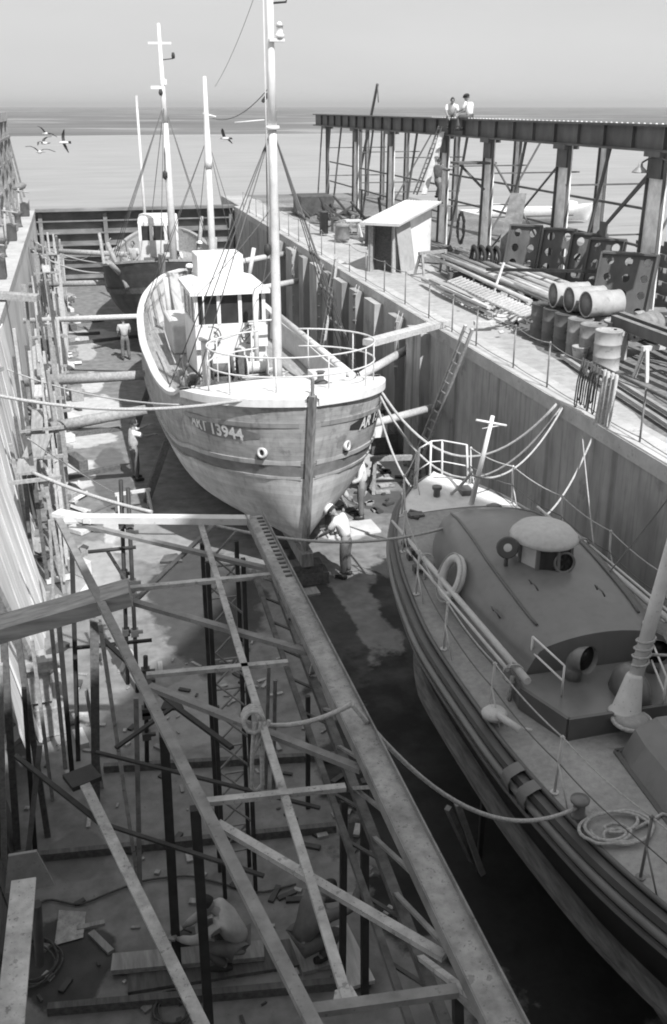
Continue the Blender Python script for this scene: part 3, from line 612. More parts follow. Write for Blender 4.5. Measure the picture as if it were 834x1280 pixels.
# ================================================================== the lifeboat on the right
B3 = thing('lifeboat', 'grey decked lifeboat with black hull and curved cabin top beside the right dock wall', 'lifeboat', (5.98, 16.45, 0), R(180))
h3 = Hull(13.6, [(0, .04), (.2, .35), (.6, .72), (1.2, 1.08), (2.2, 1.42), (3.6, 1.66), (5.2, 1.78), (7.2, 1.76), (9.2, 1.58), (11, 1.15), (12.6, .6), (13.6, .05)], [(0, 3.15), (2.5, 2.82), (6, 2.62), (10, 2.68), (13.6, 3.0)],
          [(0, .9), (2, .6), (11, .6), (13.6, .95)], [(0, 1.2), (2, 1.5), (5, 2.3), (9, 2.2), (13.6, 1.3)], rake=.9)
h3.skin(nv=60, nt=22).build('hull', M['blackhull'], B3)
h3.deck(.0, 13.5, lambda v: pw(h3.sh, v) - .0, inset=.0, crown=.07, nv=50, nc=12).build('deck', M['decking'], B3)
mb = MB(); zf = lambda v: pw(h3.sh, v) + .012
rows = []
for i in range(14):
    v = .02 + 1.35 * i / 13; hw = max(.01, pw(h3.b, v) - .03); rows.append([Vector((hw * k, v, zf(v) + .07 * (1 - k * k))) for k in np.linspace(-1, 1, 9)])
mb.grid(rows); mb.build('white_foredeck', M['white'], B3)
def tb(v, dz, h): z = pw(h3.sh, v) - dz; return (h3.tz(v, z - h), h3.tz(v, z))
m = h3.strip(0, 0, .05, 13.4, .10, tf=lambda v: tb(v, .03, .1)); m.build('rubbing_strake', M['housedark'], B3)
m = h3.strip(0, 0, .05, 13.4, .13, tf=lambda v: tb(v, .15, .13)); m.build('fender_belt', M['rubber'], B3)
m = h3.strip(0, 0, .05, 13.4, .15, tf=lambda v: tb(v, .30, .06)); m.build('rubbing_strake', M['housing'], B3)
mb = MB()
for side in (-1, 1):
    mb.tube([h3.pt(v, h3.tz(v, pw(h3.sh, v) - .19), side, .12) for v in np.linspace(.1, 13.3, 50)], .05, 8)
mb.build('side_tube', M['housing'], B3)
mb = MB()
for side in (-1, 1): mb.tube([h3.pt(v, 1, side, -.02) + Vector((0, 0, .02)) for v in np.linspace(.03, 13.5, 60)], .03, 6)
mb.build('gunwale', M['housedark'], B3)
# wooden bilge belting, from v=3 to 13
mb = MB()
for side in (-1, 1):
    rows = []
    for i in range(41):
        v = 2.6 + 10.6 * i / 40; wdt = .04 + .20 * min(1, i / 8) * min(1, (40 - i) / 8 + .3); z = 1.55 + .25 * abs(i / 40 - .5) ** 2
        p = h3.pt(v, h3.tz(v, z), side); o_ = Vector((side * wdt, 0, 0)); u = Vector((0, 0, .13))
        rows.append([p, p + o_, p + o_ + u * .6, p + u + o_ * .5, p + u])
    mb.grid(rows, smooth=False)
mb.build('bilge_belting', M['belting'], B3)
# curved cabin top
ca, cb = 1.55, 6.5
hwt = [(ca, .12), (ca + .35, .55), (2.5, .88), (3.5, 1.14), (4.6, 1.26), (5.7, 1.22), (cb, 1.1)]
htt = [(ca, .02), (ca + .3, .3), (2.4, .62), (3.2, .90), (4.1, 1.0), (5.3, .92), (cb, .74)]
rows = []
for i in range(44):
    v = ca + (cb - ca) * i / 43; hw = pw(hwt, v); ht = pw(htt, v); zb = pw(h3.sh, v) - .02; r_ = []
    for j in range(25):
        k = j / 12 - 1; a = abs(k); s_ = -1 if k < 0 else 1
        if a > .55: q = (1 - a) / .45; x = hw * (1 - .24 * q ** 1.6); z = ht * .82 * q      # side wall
        else: q = a / .55; x = hw * .76 * q; z = ht * (.82 + .18 * (1 - q * q))
        r_.append(Vector((s_ * x, v, zb + z)))
    rows.append(r_)
mb = MB(); mb.grid(rows); last = rows[-1]
mb.add(last, [list(range(len(last)))]); cabin = mb.build('cabin_top', M['housing'], B3)
for sgn in (1, -1):
    mb = MB(); mb.tube([Vector((sgn * pw(hwt, v) * .62, v, pw(h3.sh, v) + pw(htt, v) * .88 - .01)) for v in np.linspace(ca + .5, cb - .4, 30)], .022, 6); mb.build('cabin_seam', M['housedark'], B3)
# aft end wall and cockpit platform
mb = MB()
mb.prism([(-1.2, cb + .02, 2.55), (1.2, cb + .02, 2.55), (1.25, cb + .4, 2.55), (1.0, cb + 1.15, 2.55), (-1.0, cb + 1.15, 2.55), (-1.25, cb + .4, 2.55)], (0, 0, .34)); mb.build('cockpit_platform', M['housing'], B3, bevel=.03)
mb = MB(); pl = [(1.27, cb + .42), (1.02, cb + 1.17), (-1.02, cb + 1.17), (-1.27, cb + .42), (-1.22, cb)]
for a, b in zip([(1.22, cb)] + pl[:-1], pl): mb.bar((a[0], a[1], 2.82), (b[0], b[1], 2.82), .05, .3)
mb.build('coaming', M['housedark'], B3)
# cupola (steering position)
cuy = 4.65; cz = 3.40
MW = MB(); MW.lathe([(.44, cz - .12), (.40, cz + .10)], (0, 0, 0), 20); MW.v = [Vector((v.x * 1.05, v.y * 1.2 + cuy, v.z)) for v in MW.v]; cu = MW.build('cupola', M['housing'], B3)
for i in range(9):
    mb = MB(); a = 2 * math.pi * i / 9 + .2; mb.bar((.41 * math.cos(a), cuy + .48 * math.sin(a), cz + .08), (.39 * math.cos(a), cuy + .455 * math.sin(a), cz + .48), .045); mb.build('window_frame', M['housing'], cu)
for i in range(9):
    a0 = 2 * math.pi * i / 9 + .27; a1 = a0 + .56
    q = [(.395 * math.cos(a), cuy + .465 * math.sin(a), z) for a, z in ((a0, cz + .1), (a1, cz + .1), (a1, cz + .48), (a0, cz + .48))]
    m2 = MB(); m2.prism(q, (0, 0, .001)) if 0 else m2.add(q, [(0, 1, 2, 3)]); m2.build('window_pane', M['glass'] if i % 4 else M['whitedirty'], cu)
mb = MB(); mb.lathe([(.42, cz + .46), (.44, cz + .48), (.42, cz + .53), (.35, cz + .61), (.19, cz + .68), (.001, cz + .70)], (0, 0, 0), 24)
mb.v = [Vector((v.x * 1.08, v.y * 1.22 + cuy, v.z)) for v in mb.v]; mb.build('cupola_roof', M['cupolaroof'], B3)
mb = MB(); Mx = Vector((.1, 1, .15)).to_track_quat('Z', 'Y').to_matrix(); mb.lathe([(.125, .02), (.155, .02), (.155, .05), (.125, .05), (.125, .02)], (-.1, cuy + .45, cz + .27), 22, Mx); cv = mb.build('clear_view_screen', M['housing'], cu); mb = MB(); mb.lathe([(.125, .03), (.001, .03)], (-.1, cuy + .45, cz + .27), 20, Mx); mb.build('screen_glass', M['glass'], cu)
mb = MB(); Mx = Vector((.2, .9, .2)).to_track_quat('Z', 'Y').to_matrix(); c = Vector((.60, cuy + .1, 3.82))
mb.lathe([(.03, -.17), (.1, -.13), (.15, -.02), (.16, .05), (.14, .06)], c, 16, Mx); mb.tube([c - Vector((0, 0, .14)), c - Vector((0, 0, .34))], .03, 6); sl_ = mb.build('searchlight', M['housedark'], B3)
mb = MB(); mb.lathe([(.135, .045), (.06, .06), (.001, .065)], c, 16, Mx); chrome = mat('lamp_glass', .75, rough=.25, metal=.3, bump=0); mb.build('lamp_lens', chrome, sl_)
for x, y, z in [(.95, 3.6, 3.1), (.55, 5.6, 3.6), (1.02, 5.5, 3.2), (-.2, 6.0, 3.62)]:
    m2 = MB(); m2.tube([(x, y - .1, z), (x + .04, y - .1, z + .07), (x + .04, y + .1, z + .07), (x, y + .1, z)], .012, 5); m2.build('lifting_eye', M['housedark'], B3)
# life ring leaning on the cabin side
lr = thing('life_ring', 'white canvas life ring leaning on the grey cabin side', 'life ring', TM[B3.name] @ Vector((1.2, 4.25, 2.92)), 0)
mb = MB(); cc = Vector((0, 0, .27)); u1 = Vector((.05, .96, .15)).normalized(); u2 = Vector((.42, -.05, .9)).normalized()
mb.tube([cc + u1 * .27 * math.cos(a) + u2 * .27 * math.sin(a) for a in [2 * math.pi * i / 28 for i in range(29)]], .066, 10, caps=False); mb.build('ring_body', M['cork'], lr)
mb = MB(); mb.tube([cc + Vector((-.05, 0, 0)) + u1 * .35 * math.cos(a) + u2 * .35 * math.sin(a) for a in [2 * math.pi * i / 28 for i in range(29)]], .01, 5, caps=False); mb.build('grab_line', M['rope'], lr)
# spars carried on both side decks
for sx in (1, -1):
    mb = MB(); a = Vector((sx * 1.32, 1.7, 3.05)); b = Vector((sx * 1.24, 7.0, 3.1)); mb.tube([a, a.lerp(b, .3), b], [.02, .04, .05], 8); m2 = mb.build('spar', M['whitedirty'], B3)
    mb = MB(); mb.tube([a + Vector((sx * .12, 1.2, 0)), b + Vector((sx * .13, -.3, 0))], [.015, .025], 8); mb.build('spar', M['whitedirty'], B3)
    for v in (3.4, 6.7):
        mb = MB(); mb.tube(ring(0, 0, 2 * math.pi, 12, cy=0, rx=.12, ry=.12) if 0 else [Vector((sx * 1.3, v, 3.05)) + Vector((.13 * math.cos(a), random.uniform(-.05, .05), .13 * math.sin(a))) for a in np.linspace(0, 12, 24)], .014, 5); mb.tube([(sx * 1.3, v, 3.0), (sx * 1.32, v, 2.66)], .03, 6); mb.build('lashing', M['rope'], B3)
# guard rails: stanchions and two chain lines
for sx in (1, -1):
    tops = []
    for v in (.5, 1.3, 2.5, 3.8, 5.3, 6.9, 8.5, 9.9, 11.3, 12.6):
        b0 = h3.pt(v, 1, sx, -.1); b1 = b0 + Vector((-.03 * sx, 0, .72)); tops.append(b1)
        m2 = MB(); m2.tube([b0, b1], .016, 6); m2.lathe([(.001, -.03), (.03, 0), (.001, .03)], b1, 8); m2.tube([b0 + Vector((-.02 * sx, .28, .0)), b0 + Vector((-.01 * sx, 0, .4))], .010, 5); m2.lathe([(.05, 0), (.05, .03)], b0, 8); m2.build('stanchion', M['whitedirty'] if v < 9 else M['housing'], B3)
    for k in (0, 1):
        m2 = MB()
        for a, b in zip(tops, tops[1:]): m2.tube(hang(a - Vector((0, 0, .34 * k)), b - Vector((0, 0, .34 * k)), .05, 6), .009 if k else .012, 4)
        m2.build('guard_line', M['rope'] if k == 0 else M['wire'], B3)
mb = MB()
for sx in (1, -1):
    for y, x in ((.15, .12), (.5, .5)):
        mb.tube([(sx * x, y, 3.05), (sx * x * .9, y - .05, 3.85)], .02, 6)
mb.tube([(.45, .45, 3.85), (.1, .1, 3.85), (-.1, .1, 3.85), (-.45, .45, 3.85)], .015, 5); mb.tube([(.45, .45, 3.45), (.1, .1, 3.45), (-.1, .1, 3.45), (-.45, .45, 3.45)], .012, 5)
mb.build('pulpit', M['white'], B3)
# forward pole with crossarm
mb = MB(); i3 = TM[B3.name].inverted(); a = i3 @ P(588, 636, 2.95); b = i3 @ PY(616, 520, P(588, 636, 2.95).y - .1); mb.tube([a, b], [.05, .035], 10)
c1 = i3 @ PY(595, 525, P(588, 636, 2.95).y - .1); c2 = i3 @ PY(633, 532, P(588, 636, 2.95).y - .1); mb.tube([c1, c2], .022, 8); mb.tube([b + (c1 - b) * .6 - Vector((0, 0, .18)), b + (c2 - b) * .9], .01, 5); mb.build('fore_pole', M['white'], B3)
# bow fittings
mb = MB(); mb.box((-.3, .85, 3.1), (.22, .3, .16)); mb.build('anchor_winch', M['housedark'], B3); mb = MB(); mb.lathe([(.07, 2.9), (.06, 3.2), (.09, 3.24), (.09, 3.28)], (.25, .9, 0), 10); mb.build('bollard', M['housedark'], B3)
mb = MB(); mb.tube([(.95, 1.4, 2.97), (.85, 1.25, 3.0), (.7, 1.4, 2.99), (.82, 1.55, 2.98), (.95, 1.4, 2.97)], .04, 6); mb.box((.8, 1.42, 2.98), (.25, .18, .08)); mb.build('fairlead', M['housedark'], B3)
mb = MB(); mb.lathe([(.12, 2.9), (.1, 3.05), (.14, 3.1), (.05, 3.14)], (-.55, 1.6, 0), 10); mb.build('mushroom_vent', M['housing'], B3)
for x, y in [(1.25, 2.3), (1.3, 2.75), (1.35, 3.2)]:
    m2 = MB(); m2.box((x, y, 2.86), (.16, .12, .1)); m2.lathe([(.04, 2.86), (.04, 2.98), (.06, 3.0)], (x, y + .05, 0), 8); m2.build('cleat', M['housedark'], B3)
# cowl vents behind the cabin
def cowl(x, y, s=1.0, yaw=0):
    mb = MB(); r0 = .13 * s; pts = [Vector((x, y, 2.85)), Vector((x, y, 3.1))]
    mb.tube(pts, r0, 14); ax = Vector((math.sin(yaw), math.cos(yaw), .05)).normalized()
    arc = [Vector((x, y, 3.05)) + Vector((0, 0, .17 * s)) * math.sin(t) * 1.2 + ax * (.17 * s) * (1 - math.cos(t)) * 1.4 for t in np.linspace(0, math.pi / 2, 7)]
    mb.tube(arc, [r0, r0 * 1.05, r0 * 1.12, r0 * 1.2, r0 * 1.32, r0 * 1.45, r0 * 1.6], 16, caps=False); o = mb.build('cowl_vent', M['housing'], B3)
    e = arc[-1] - ax * .05; Mx = ax.to_track_quat('Z', 'Y').to_matrix(); m2 = MB(); m2.lathe([(r0 * 1.45, 0), (.001, .001)], e, 16, Mx); m2.build('vent_mouth', M['blackhull'], o)
cowl(.5, cb + .25, .85, R(-25)); cowl(-.55, cb + .3, .85, R(20))
mb = MB(); mb.lathe([(.001, .34), (.1, .32), (.19, .2), (.23, 0)], (0, 0, 0), 16); mb.v = [Vector((v.x * .9 + .0, v.y * 1.7 + cb + .75, v.z * 1.1 + 2.88)) for v in mb.v]; mb.build('engine_fairing', M['housing'], B3)
mb = MB(); mb.lathe([(.2, 2.88), (.21, 2.93), (.15, 2.97), (.001, 2.98)], (.28, cb + 1.3, 0), 20); mb.build('round_hatch', M['decking'], B3)
mb = MB(); mb.tube([(.28 + .22 * math.cos(a), cb + 1.3 + .22 * math.sin(a), 2.91) for a in np.linspace(0, 6.28, 24)], .025, 6); mb.build('hatch_rim', M['rope'], B3)
# main mast: perforated conical foot, mast leaning aft, lashings
mpx = i3 @ P(782, 892, 2.9); mtp = i3 @ PY(838, 690, P(782, 892, 2.9).y + .35)
mb = MB(); d = (mtp - mpx).normalized(); Md = (d * .7 + Vector((0, 0, .3))).to_track_quat('Z', 'Y').to_matrix(); mb.lathe([(.21, 0), (.2, .03), (.17, .06), (.10, .46), (.085, .5)], mpx, 18, Md); ft = mb.build('mast_foot', M['whitedirty'], B3)
mb = MB()
for k in range(5):
    for j in range(14):
        a = 2 * math.pi * (j + .5 * (k % 2)) / 14; z = .1 + .08 * k; r_ = .165 - .07 * (z - .06) / .4 + .002; c = mpx + Md @ Vector((r_ * math.cos(a), r_ * math.sin(a), z))
        mb.lathe([(.012, 0), (.001, .001)], c, 6, (Md @ Vector((math.cos(a), math.sin(a), .2))).to_track_quat('Z', 'Y').to_matrix())
mb.build('foot_hole', M['blackhull'], ft)
d = (mtp - mpx).normalized(); mb = MB(); mb.tube([mpx + d * .4, mpx + d * 1.4, mpx + d * 4.2], [.085, .08, .06], 14); mb.build('mast', M['whitedirty'], B3)
mb = MB(); mb.tube([mpx + d * (.62 + .012 * i) + Vector((.1 * math.cos(i * .8), .1 * math.sin(i * .8), 0)) for i in range(30)], .018, 5); mb.tube([mpx + d * .72 + Vector((-.1, 0, 0)), mpx + d * .72 + Vector((-.35, .05, -.02))], .02, 5); mb.build('mast_lashing', M['rope'], B3)
# hand rails and the hood aft
def frame_rail(pts, name='hand_rail', m_='white'):
    mb = MB()
    for a, b in pts: mb.tube([a, b], .014, 6)
    return mb.build(name, M[m_], B3)
def q3(x, y, z): return i3 @ P(x, y, z)
a1, a2, b1, b2 = q3(663, 832, 2.9), q3(702, 870, 2.9), None, None
a1t, a2t = a1 + Vector((0, 0, .42)), a2 + Vector((0, 0, .42)); up_ = Vector((0, 0, .21))
frame_rail([(a1, a1t), (a2, a2t), (a1t, a2t), (a1 + up_, a2 + up_)])
c1, c2 = q3(800, 812, 2.9), q3(828, 885, 2.9); frame_rail([(c1, c1 + up_ * 2), (c2, c2 + up_ * 2), (c1 + up_ * 2, c2 + up_ * 2), (c1 + up_, c2 + up_)])
mb = MB(); hb = [q3(785, 965, 2.75), q3(792, 925, 2.75)]
ctr = Vector((0, cb + 2.2, 2.72))
rows = [[Vector((x * k, ctr.y + (yy - .0), 2.7 + z)) for x, k, z in ((-1, kk, 0), (-.75, kk, .3), (-.3, kk, .42), (.3, kk, .42), (.75, kk, .3), (1, kk, 0))] for yy, kk in ((-.62, .55), (-.3, .62), (.5, .66), (1.1, .6))]
mb.grid(rows, smooth=False); mb.add(rows[0], [list(range(6))]); mb.add(rows[-1], [list(range(6))]); mb.build('engine_hood', M['housing'], B3)
mb = MB()
for a, b in (((-.6, cb + 1.55, 2.7), (.6, cb + 1.55, 2.7)), ((.6, cb + 1.55, 2.7), (.72, cb + 3.3, 2.7))): mb.bar(a, b, .06)
mb.build('hood_base', M['housedark'], B3)
# coil of rope, bollard, fender roll on deck
mb = MB(); pts = []
c0 = q3(765, 1035, 2.72)
for i in range(120):
    a = i * .24; r_ = .16 + .12 * math.sin(i * .11) ; pts.append(c0 + Vector((r_ * 1.5 * math.cos(a), r_ * math.sin(a) + .1 * math.sin(i * .03), .02 + .02 * (i % 9) / 9)))
mb.tube(pts, .018, 6); mb.tube([c0 + Vector(v) for v in ((-.2, .1, .03), (-.6, -.05, .02), (-.9, .2, .02), (-1.4, .1, .02))], .018, 6); mb.build('rope_coil', M['rope'], B3)
b0 = q3(723, 1020, 2.7); mb = MB(); mb.lathe([(.09, 0), (.07, .02), (.06, .16), (.1, .19), (.1, .22), (.03, .23)], b0, 14); mb.build('bollard', M['housing'], B3)
bt = q3(618, 895, 2.72); mb = MB(); mb.lathe([(.15, 0), (.16, .05), (.12, .09), (.001, .1)], bt, 14); mb.tube([bt + Vector((0, .1, .08)), bt + Vector((-.12, .5, .1))], .045, 8); mb.tube([bt + Vector((-.1, .42, .1)), bt + Vector((-.26, .5, .08))], .022, 6); mb.build('fender_roll', M['whitedirty'], B3)
for v in (7.9, 8.25):
    rows = []
    for i in range(2):
        rows.append([h3.pt(v + .17 * i, 1, 1, 0) + Vector((x, 0, z)) for x, z in ((-.02, .04), (.06, .02), (.17, -.04), (.2, -.14), (.17, -.26), (.02, -.34))])
    mb = MB(); mb.grid(rows); mb.build('fender_strap', M['housing'], B3)
# ================================================================== crane gantry on the right wharf
GX, GX2 = 15.0, 18.6; ZB = 8.42; ZT = 9.04
G = thing('crane_gantry', 'long riveted steel crane gantry on slender columns, on the right wharf against the water', 'gantry', (GX, 43, W - .1))
mb = MB()
for x in (GX,):
    mb.box((x, 43.5, (ZB + ZT) / 2), (.06, 43.5, ZT - ZB)); mb.box((x, 43.5, ZT), (.42, 43.5, .06)); mb.box((x, 43.5, ZB), (.42, 43.5, .06))
mb.build('crane_beam', M['girder'], G, world=True)
mb = MB(); mb.box((GX2, 43.5, (ZB + ZT) / 2 - .12), (.3, 43.5, .34)); mb.build('crane_beam', M['column'], G, world=True)
for i in range(26):
    y = 23 + 1.62 * i; mb = MB(); mb.box((GX - .08, y, (ZB + ZT) / 2), (.1, .05 if y < 41 else .22, ZT - ZB - .07)); mb.build('web_stiffener', M['plate'] if y > 41 else M['girder'], G, world=True)
for i in range(70): mb = MB(); mb.lathe([(.035, 0), (.03, .02), (.001, .03)], (GX - .15, 22 + i * .3, ZT + .03), 6); mb.build('rivet', M['column'], G, world=True)
def colm(x, y, wd, m_, top):
    mb = MB(); z0 = W - .1; ybase = y
    mb.prism([(x, y - wd * .62, z0), (x, y + wd * .62, z0), (x, y + wd * .5, top), (x, y - wd * .5, top)], (.04, 0, 0))
    for s_ in (-1, 1): mb.bar((x - .03, y + s_ * wd * .6, z0), (x - .03, y + s_ * wd * .48, top), .12, .03, upv=(0, 1, 0), mi=1)
    return mb.build('column', [m_, M['girder']], G, world=True)
fy = [62.1, 55.6, 49.0, 41.4, 36.6, 30.4, 24.9]
for i, y in enumerate(fy):
    colm(GX, y, .84 if i not in (0,) else .4, M['column'], ZB)
    mb = MB(); mb.box((GX, y, ZB - .08), (.5, .8, .14)); mb.build('bearing_cap', M['girder'], G, world=True)
    if i: 
        mb = MB(); mb.box((GX - .05, y, ZB - .42), (.12, .66, .55)); mb.build('gusset_plate', M['girder'], G, world=True)
for y in (71 - 5, 62.5, 57.7, 49.6, 42.2, 34.6, 28.0):
    colm(GX2, y, .6, M['column'], ZB - .1)
def br(a, b, wd=.06, m_='girder', nm='brace'):
    wd *= .75
    mb = MB(); mb.bar(a, b, wd); return mb.build(nm, M[m_], G, world=True)
for i, (y1, y2) in enumerate(zip(fy, fy[1:])):
    for z in ((6.9, 5.9) if i > 2 else (6.4, 5.3)): br((GX + .1, y1, z), (GX + .1, y2, z), .09)
    ym = (y1 + y2) / 2
    br((GX - .25, ym + .9, W), (GX - .02, ym - .1, ZB), .10)
    if i % 2: br((GX + .5, ym - .8, W), (GX2 - .2, ym + .3, ZB), .08)
    br((GX, y1 - .2, 7.2), (GX2, y1 - .2, 7.2), .07); br((GX, y1, 5.6), (GX2, y1, 5.6), .07)
for y1, y2 in ((30.4, 24.9), (36.6, 30.4)):
    br((GX + .05, y1 - .3, 7.6 if y2 > 28 else 4.4), (GX + .05, y2 + .3, 4.6 if y2 > 28 else 8.0), .07); br((GX + .05, y1 - .3, 4.4), (GX + .05, y2 + .3, 7.9), .07)
mb = MB(); mb.box((GX + .04, 27.6, 6.15), (.05, .4, .4)); mb.build('gusset_plate', M['girder'], G, world=True)
mb = MB(); mb.box((GX - .5, 36.9, 7.55), (1.5, .9, .08)); mb.bar((GX - 1.1, 36.7, 7.5), (GX - .1, 36.7, 6.6), .08); mb.build('staging_bracket', M['wooddark'], G, world=True)
for y in (63.6, 61.5): 
    br((GX - .2, y + .4, W), (GX, y, ZB), .1)
# lamp on a bent arm at the near column
mb = MB(); lampm = thing('lamp', 'bell shaped lamp on a thin bent arm at the near gantry column', 'lamp', PX(800, 213, 14.6)); p = PX(800, 213, 14.6); q = PX(833, 215, 14.8)
mb.tube([q + Vector((0, 0, -.4)), q + Vector((0, 0, .25)), p + Vector((.25, -.3, .42)), p + Vector((.05, 0, .2))], .025, 6); mb.build('lamp_arm', M['girder'], lampm, world=True)
mb = MB(); mb.lathe([(.05, .2), (.07, .1), (.2, -.02), (.21, -.06)], p, 14); mb.build('lamp_shade', M['lightsteel'], lampm, world=True)
# machinery and jib at the far end
mb = MB(); jb = thing('derrick', 'small derrick with raised jib at the far end of the gantry', 'derrick', (16.2, 61, W)); mb.bar((16.6, 60.5, W), (16.6, 60.5, 8.8), .16); mb.build('derrick_mast', M['girder'], jb, world=True)
m2 = MB(); m2.bar(PX(445, 240, 17), PX(472, 105, 17), .12); m2.tube([PX(472, 106, 17), PX(473, 128, 17)], .03, 5); m2.build('jib', M['girder'], jb, world=True)
mb = MB(); p0 = P(415, 280, W)
for i in range(14):
    a = p0 + Vector((random.uniform(-.8, 2.6), random.uniform(-3, 4), 0)); mb.bar(a, a + Vector((random.uniform(-1, 1), random.uniform(-1, 1), random.uniform(.3, 1.3))), .1)
solo('scrap_machinery', mb, M['plate'], 'heap of dark old machinery at the foot of the farthest gantry column', 'machinery', kind='stuff')
mb = MB(); mb.box(p0 + Vector((.2, 5, .5)), (1.8, 1.8, 1.0)); solo('machine_base', mb, M['plate'], 'dark machine base block at the far end of the right wharf', 'machine base', bevel=.05)
mb = MB(); c = P(441, 297, W)
for a, b in (((-.35, -.3, 0), (-.2, -.1, .7)), ((.35, -.3, 0), (.2, -.1, .7)), ((-.35, .3, 0), (-.2, .1, .7)), ((.35, .3, 0), (.2, .1, .7))): mb.bar(c + Vector(a), c + Vector(b), .07)
mb.box(c + Vector((0, 0, .72)), (.7, .45, .07)); solo('stool', mb, M['whitedirty'], 'pale wooden stool standing left of the shed', 'stool')
# shed
sc = Vector((10.55, 33.94, W - .09)); dx = Vector((.6, .8, 0)); dy = Vector((-.8, .6, 0)); Z = Vector((0, 0, 1)); LS, DS = 4.2, .9
S = thing('shed', 'small whitewashed shed with pale lean-to roof and dark open side, on the wharf walkway', 'shed', sc)
def quad(mb, a, b, c, d, t): mb.prism([a, b, c, d], t)
mb = MB(); quad(mb, sc, sc + dx * LS, sc + dx * LS + Z * 1.98, sc + Z * 1.62, dy * .06); mb.build('side_wall', M['shedwall'], S, world=True)
mb = MB(); quad(mb, sc + dy * DS, sc + dx * LS + dy * DS, sc + dx * LS + dy * DS + Z * 1.98, sc + dy * DS + Z * 1.62, dy * .06); mb.build('back_wall', M['wood'], S, world=True)
mb = MB(); quad(mb, sc + dx * LS, sc + dx * LS + dy * DS, sc + dx * LS + dy * DS + Z * 1.98, sc + dx * LS + Z * 1.98, -dx * .06); mb.build('end_wall', M['shedwall'], S, world=True)
mb = MB(); quad(mb, sc + dy * .1 + dx * .5, sc + dy * DS + dx * .5, sc + dy * DS + dx * .5 + Z * 1.6, sc + dy * .1 + dx * .5 + Z * 1.6, dx * .05); mb.build('recessed_front', M['wooddark'], S, world=True)
for k in (.04, DS - .04): mb = MB(); mb.bar(sc + dy * k + dx * .04, sc + dy * k + dx * .04 + Z * 1.62, .1); mb.build('corner_post', M['wood'], S, world=True)
mb = MB(); rows = []
for i in range(41):
    k = -.3 + (DS + .55) * i / 40; wv = .022 * math.sin(i * 2.2); rows.append([sc + dy * k - dx * .35 + Z * (1.66 + wv), sc + dy * k + dx * (LS + .2) + Z * (2.04 + wv)])
mb.grid(rows, smooth=False); b_ = [[p + Z * .035 for p in r] for r in rows]; mb.grid(b_, smooth=False)
mb.bar(rows[0][0], rows[0][1], .03, .06); mb.bar(rows[0][0], rows[-1][0], .03, .08); mb.bar(rows[-1][0], rows[-1][1], .03, .06); mb.build('roof', M['sheet'], S, world=True)
mb = MB(); quad(mb, sc - dy * .3 + dx * .05, sc - dy * .3 + dx * 1.5, sc - dy * .06 + dx * 1.5 + Z * 1.6, sc - dy * .06 + dx * .05 + Z * 1.6, dy * .03)
solo('plywood_sheet', mb, M['door'], 'stained grey sheet leaning against the front of the shed', 'board')
def tres(c, rz, label, s=1.0, m_='wood'):
    t = thing('trestle', label, 'trestle', c, rz); mb = MB(); mb.bar((-.6 * s, 0, .72 * s), (.6 * s, 0, .72 * s), .1 * s); mb.build('top_bar', M[m_], t)
    for sx in (-.5, .5):
        for sy in (-.25, .25): mb = MB(); mb.bar((sx * s * 1.1, sy * s, 0), (sx * s, sy * .2 * s, .7 * s), .07 * s); mb.build('leg', M[m_], t)
        mb = MB(); mb.bar((sx * s * 1.04, -.18 * s, .3 * s), (sx * s * 1.04, .18 * s, .3 * s), .05 * s); mb.build('stretcher', M[m_], t)
    return t
tres(P(540, 342, W), R(20), 'wooden trestle at the front right corner of the shed')
tres(P(430, 292, W), R(50), 'low trestle among the machinery left of the shed', .8)
for i in range(60):
    pass
mb = MB()
for i in range(120):
    q = random.random(); c = Vector((random.uniform(11.5, 14.4), random.uniform(36, 58), W)) if q < .55 else Vector((random.uniform(12, 18), random.uniform(22, 34), W)); s_ = random.uniform(.08, .35)
    Mx = Matrix.Rotation(random.random() * 6, 3, 'Z') @ Matrix.Rotation(random.uniform(-.5, .5), 3, 'X'); mb.box(c + Vector((0, 0, s_ * .3)), (s_ * random.uniform(1, 6), s_, s_ * .6), M=Mx, mi=i % 3)
solo('scrap', mb, [M['plate'], M['wood'], M['midsteel']], 'low scattered scrap and offcuts over the wharf yard', 'scrap', kind='stuff')
for i, (x, y) in enumerate(((405, 292), (428, 300), (462, 305), (475, 300))):
    mb = MB(); c = P(x, y, W); mb.lathe([(.3, 0), (.34, .1), (.3, .55), (.36, .6), (.2, .7), (.001, .72)] if i % 2 else [(.2, 0), (.2, .9), (.28, .95), (.001, 1.0)], c, 12)
    solo('winch_head', mb, M['midsteel' if i % 2 else 'plate'], ['dark bollard farthest left among the machinery', 'squat grey winch head beside the pale stool', 'dark bollard right of the pale stool', 'squat grey winch head beside the shed opening'][i], 'winch')
# coil of wire on the gantry column
mb = MB(); c = PX(576, 285, 14.6)
for k in range(5): mb.tube([c + Vector((random.uniform(-.04, .04), (.28 + .03 * k) * math.cos(a), (.5 + .03 * k) * math.sin(a))) for a in np.linspace(0, 6.28, 20)], .025, 5, caps=False)
solo('wire_coil', mb, M['wire'], 'coil of dark wire hung on a gantry column right of the shed', 'coil')
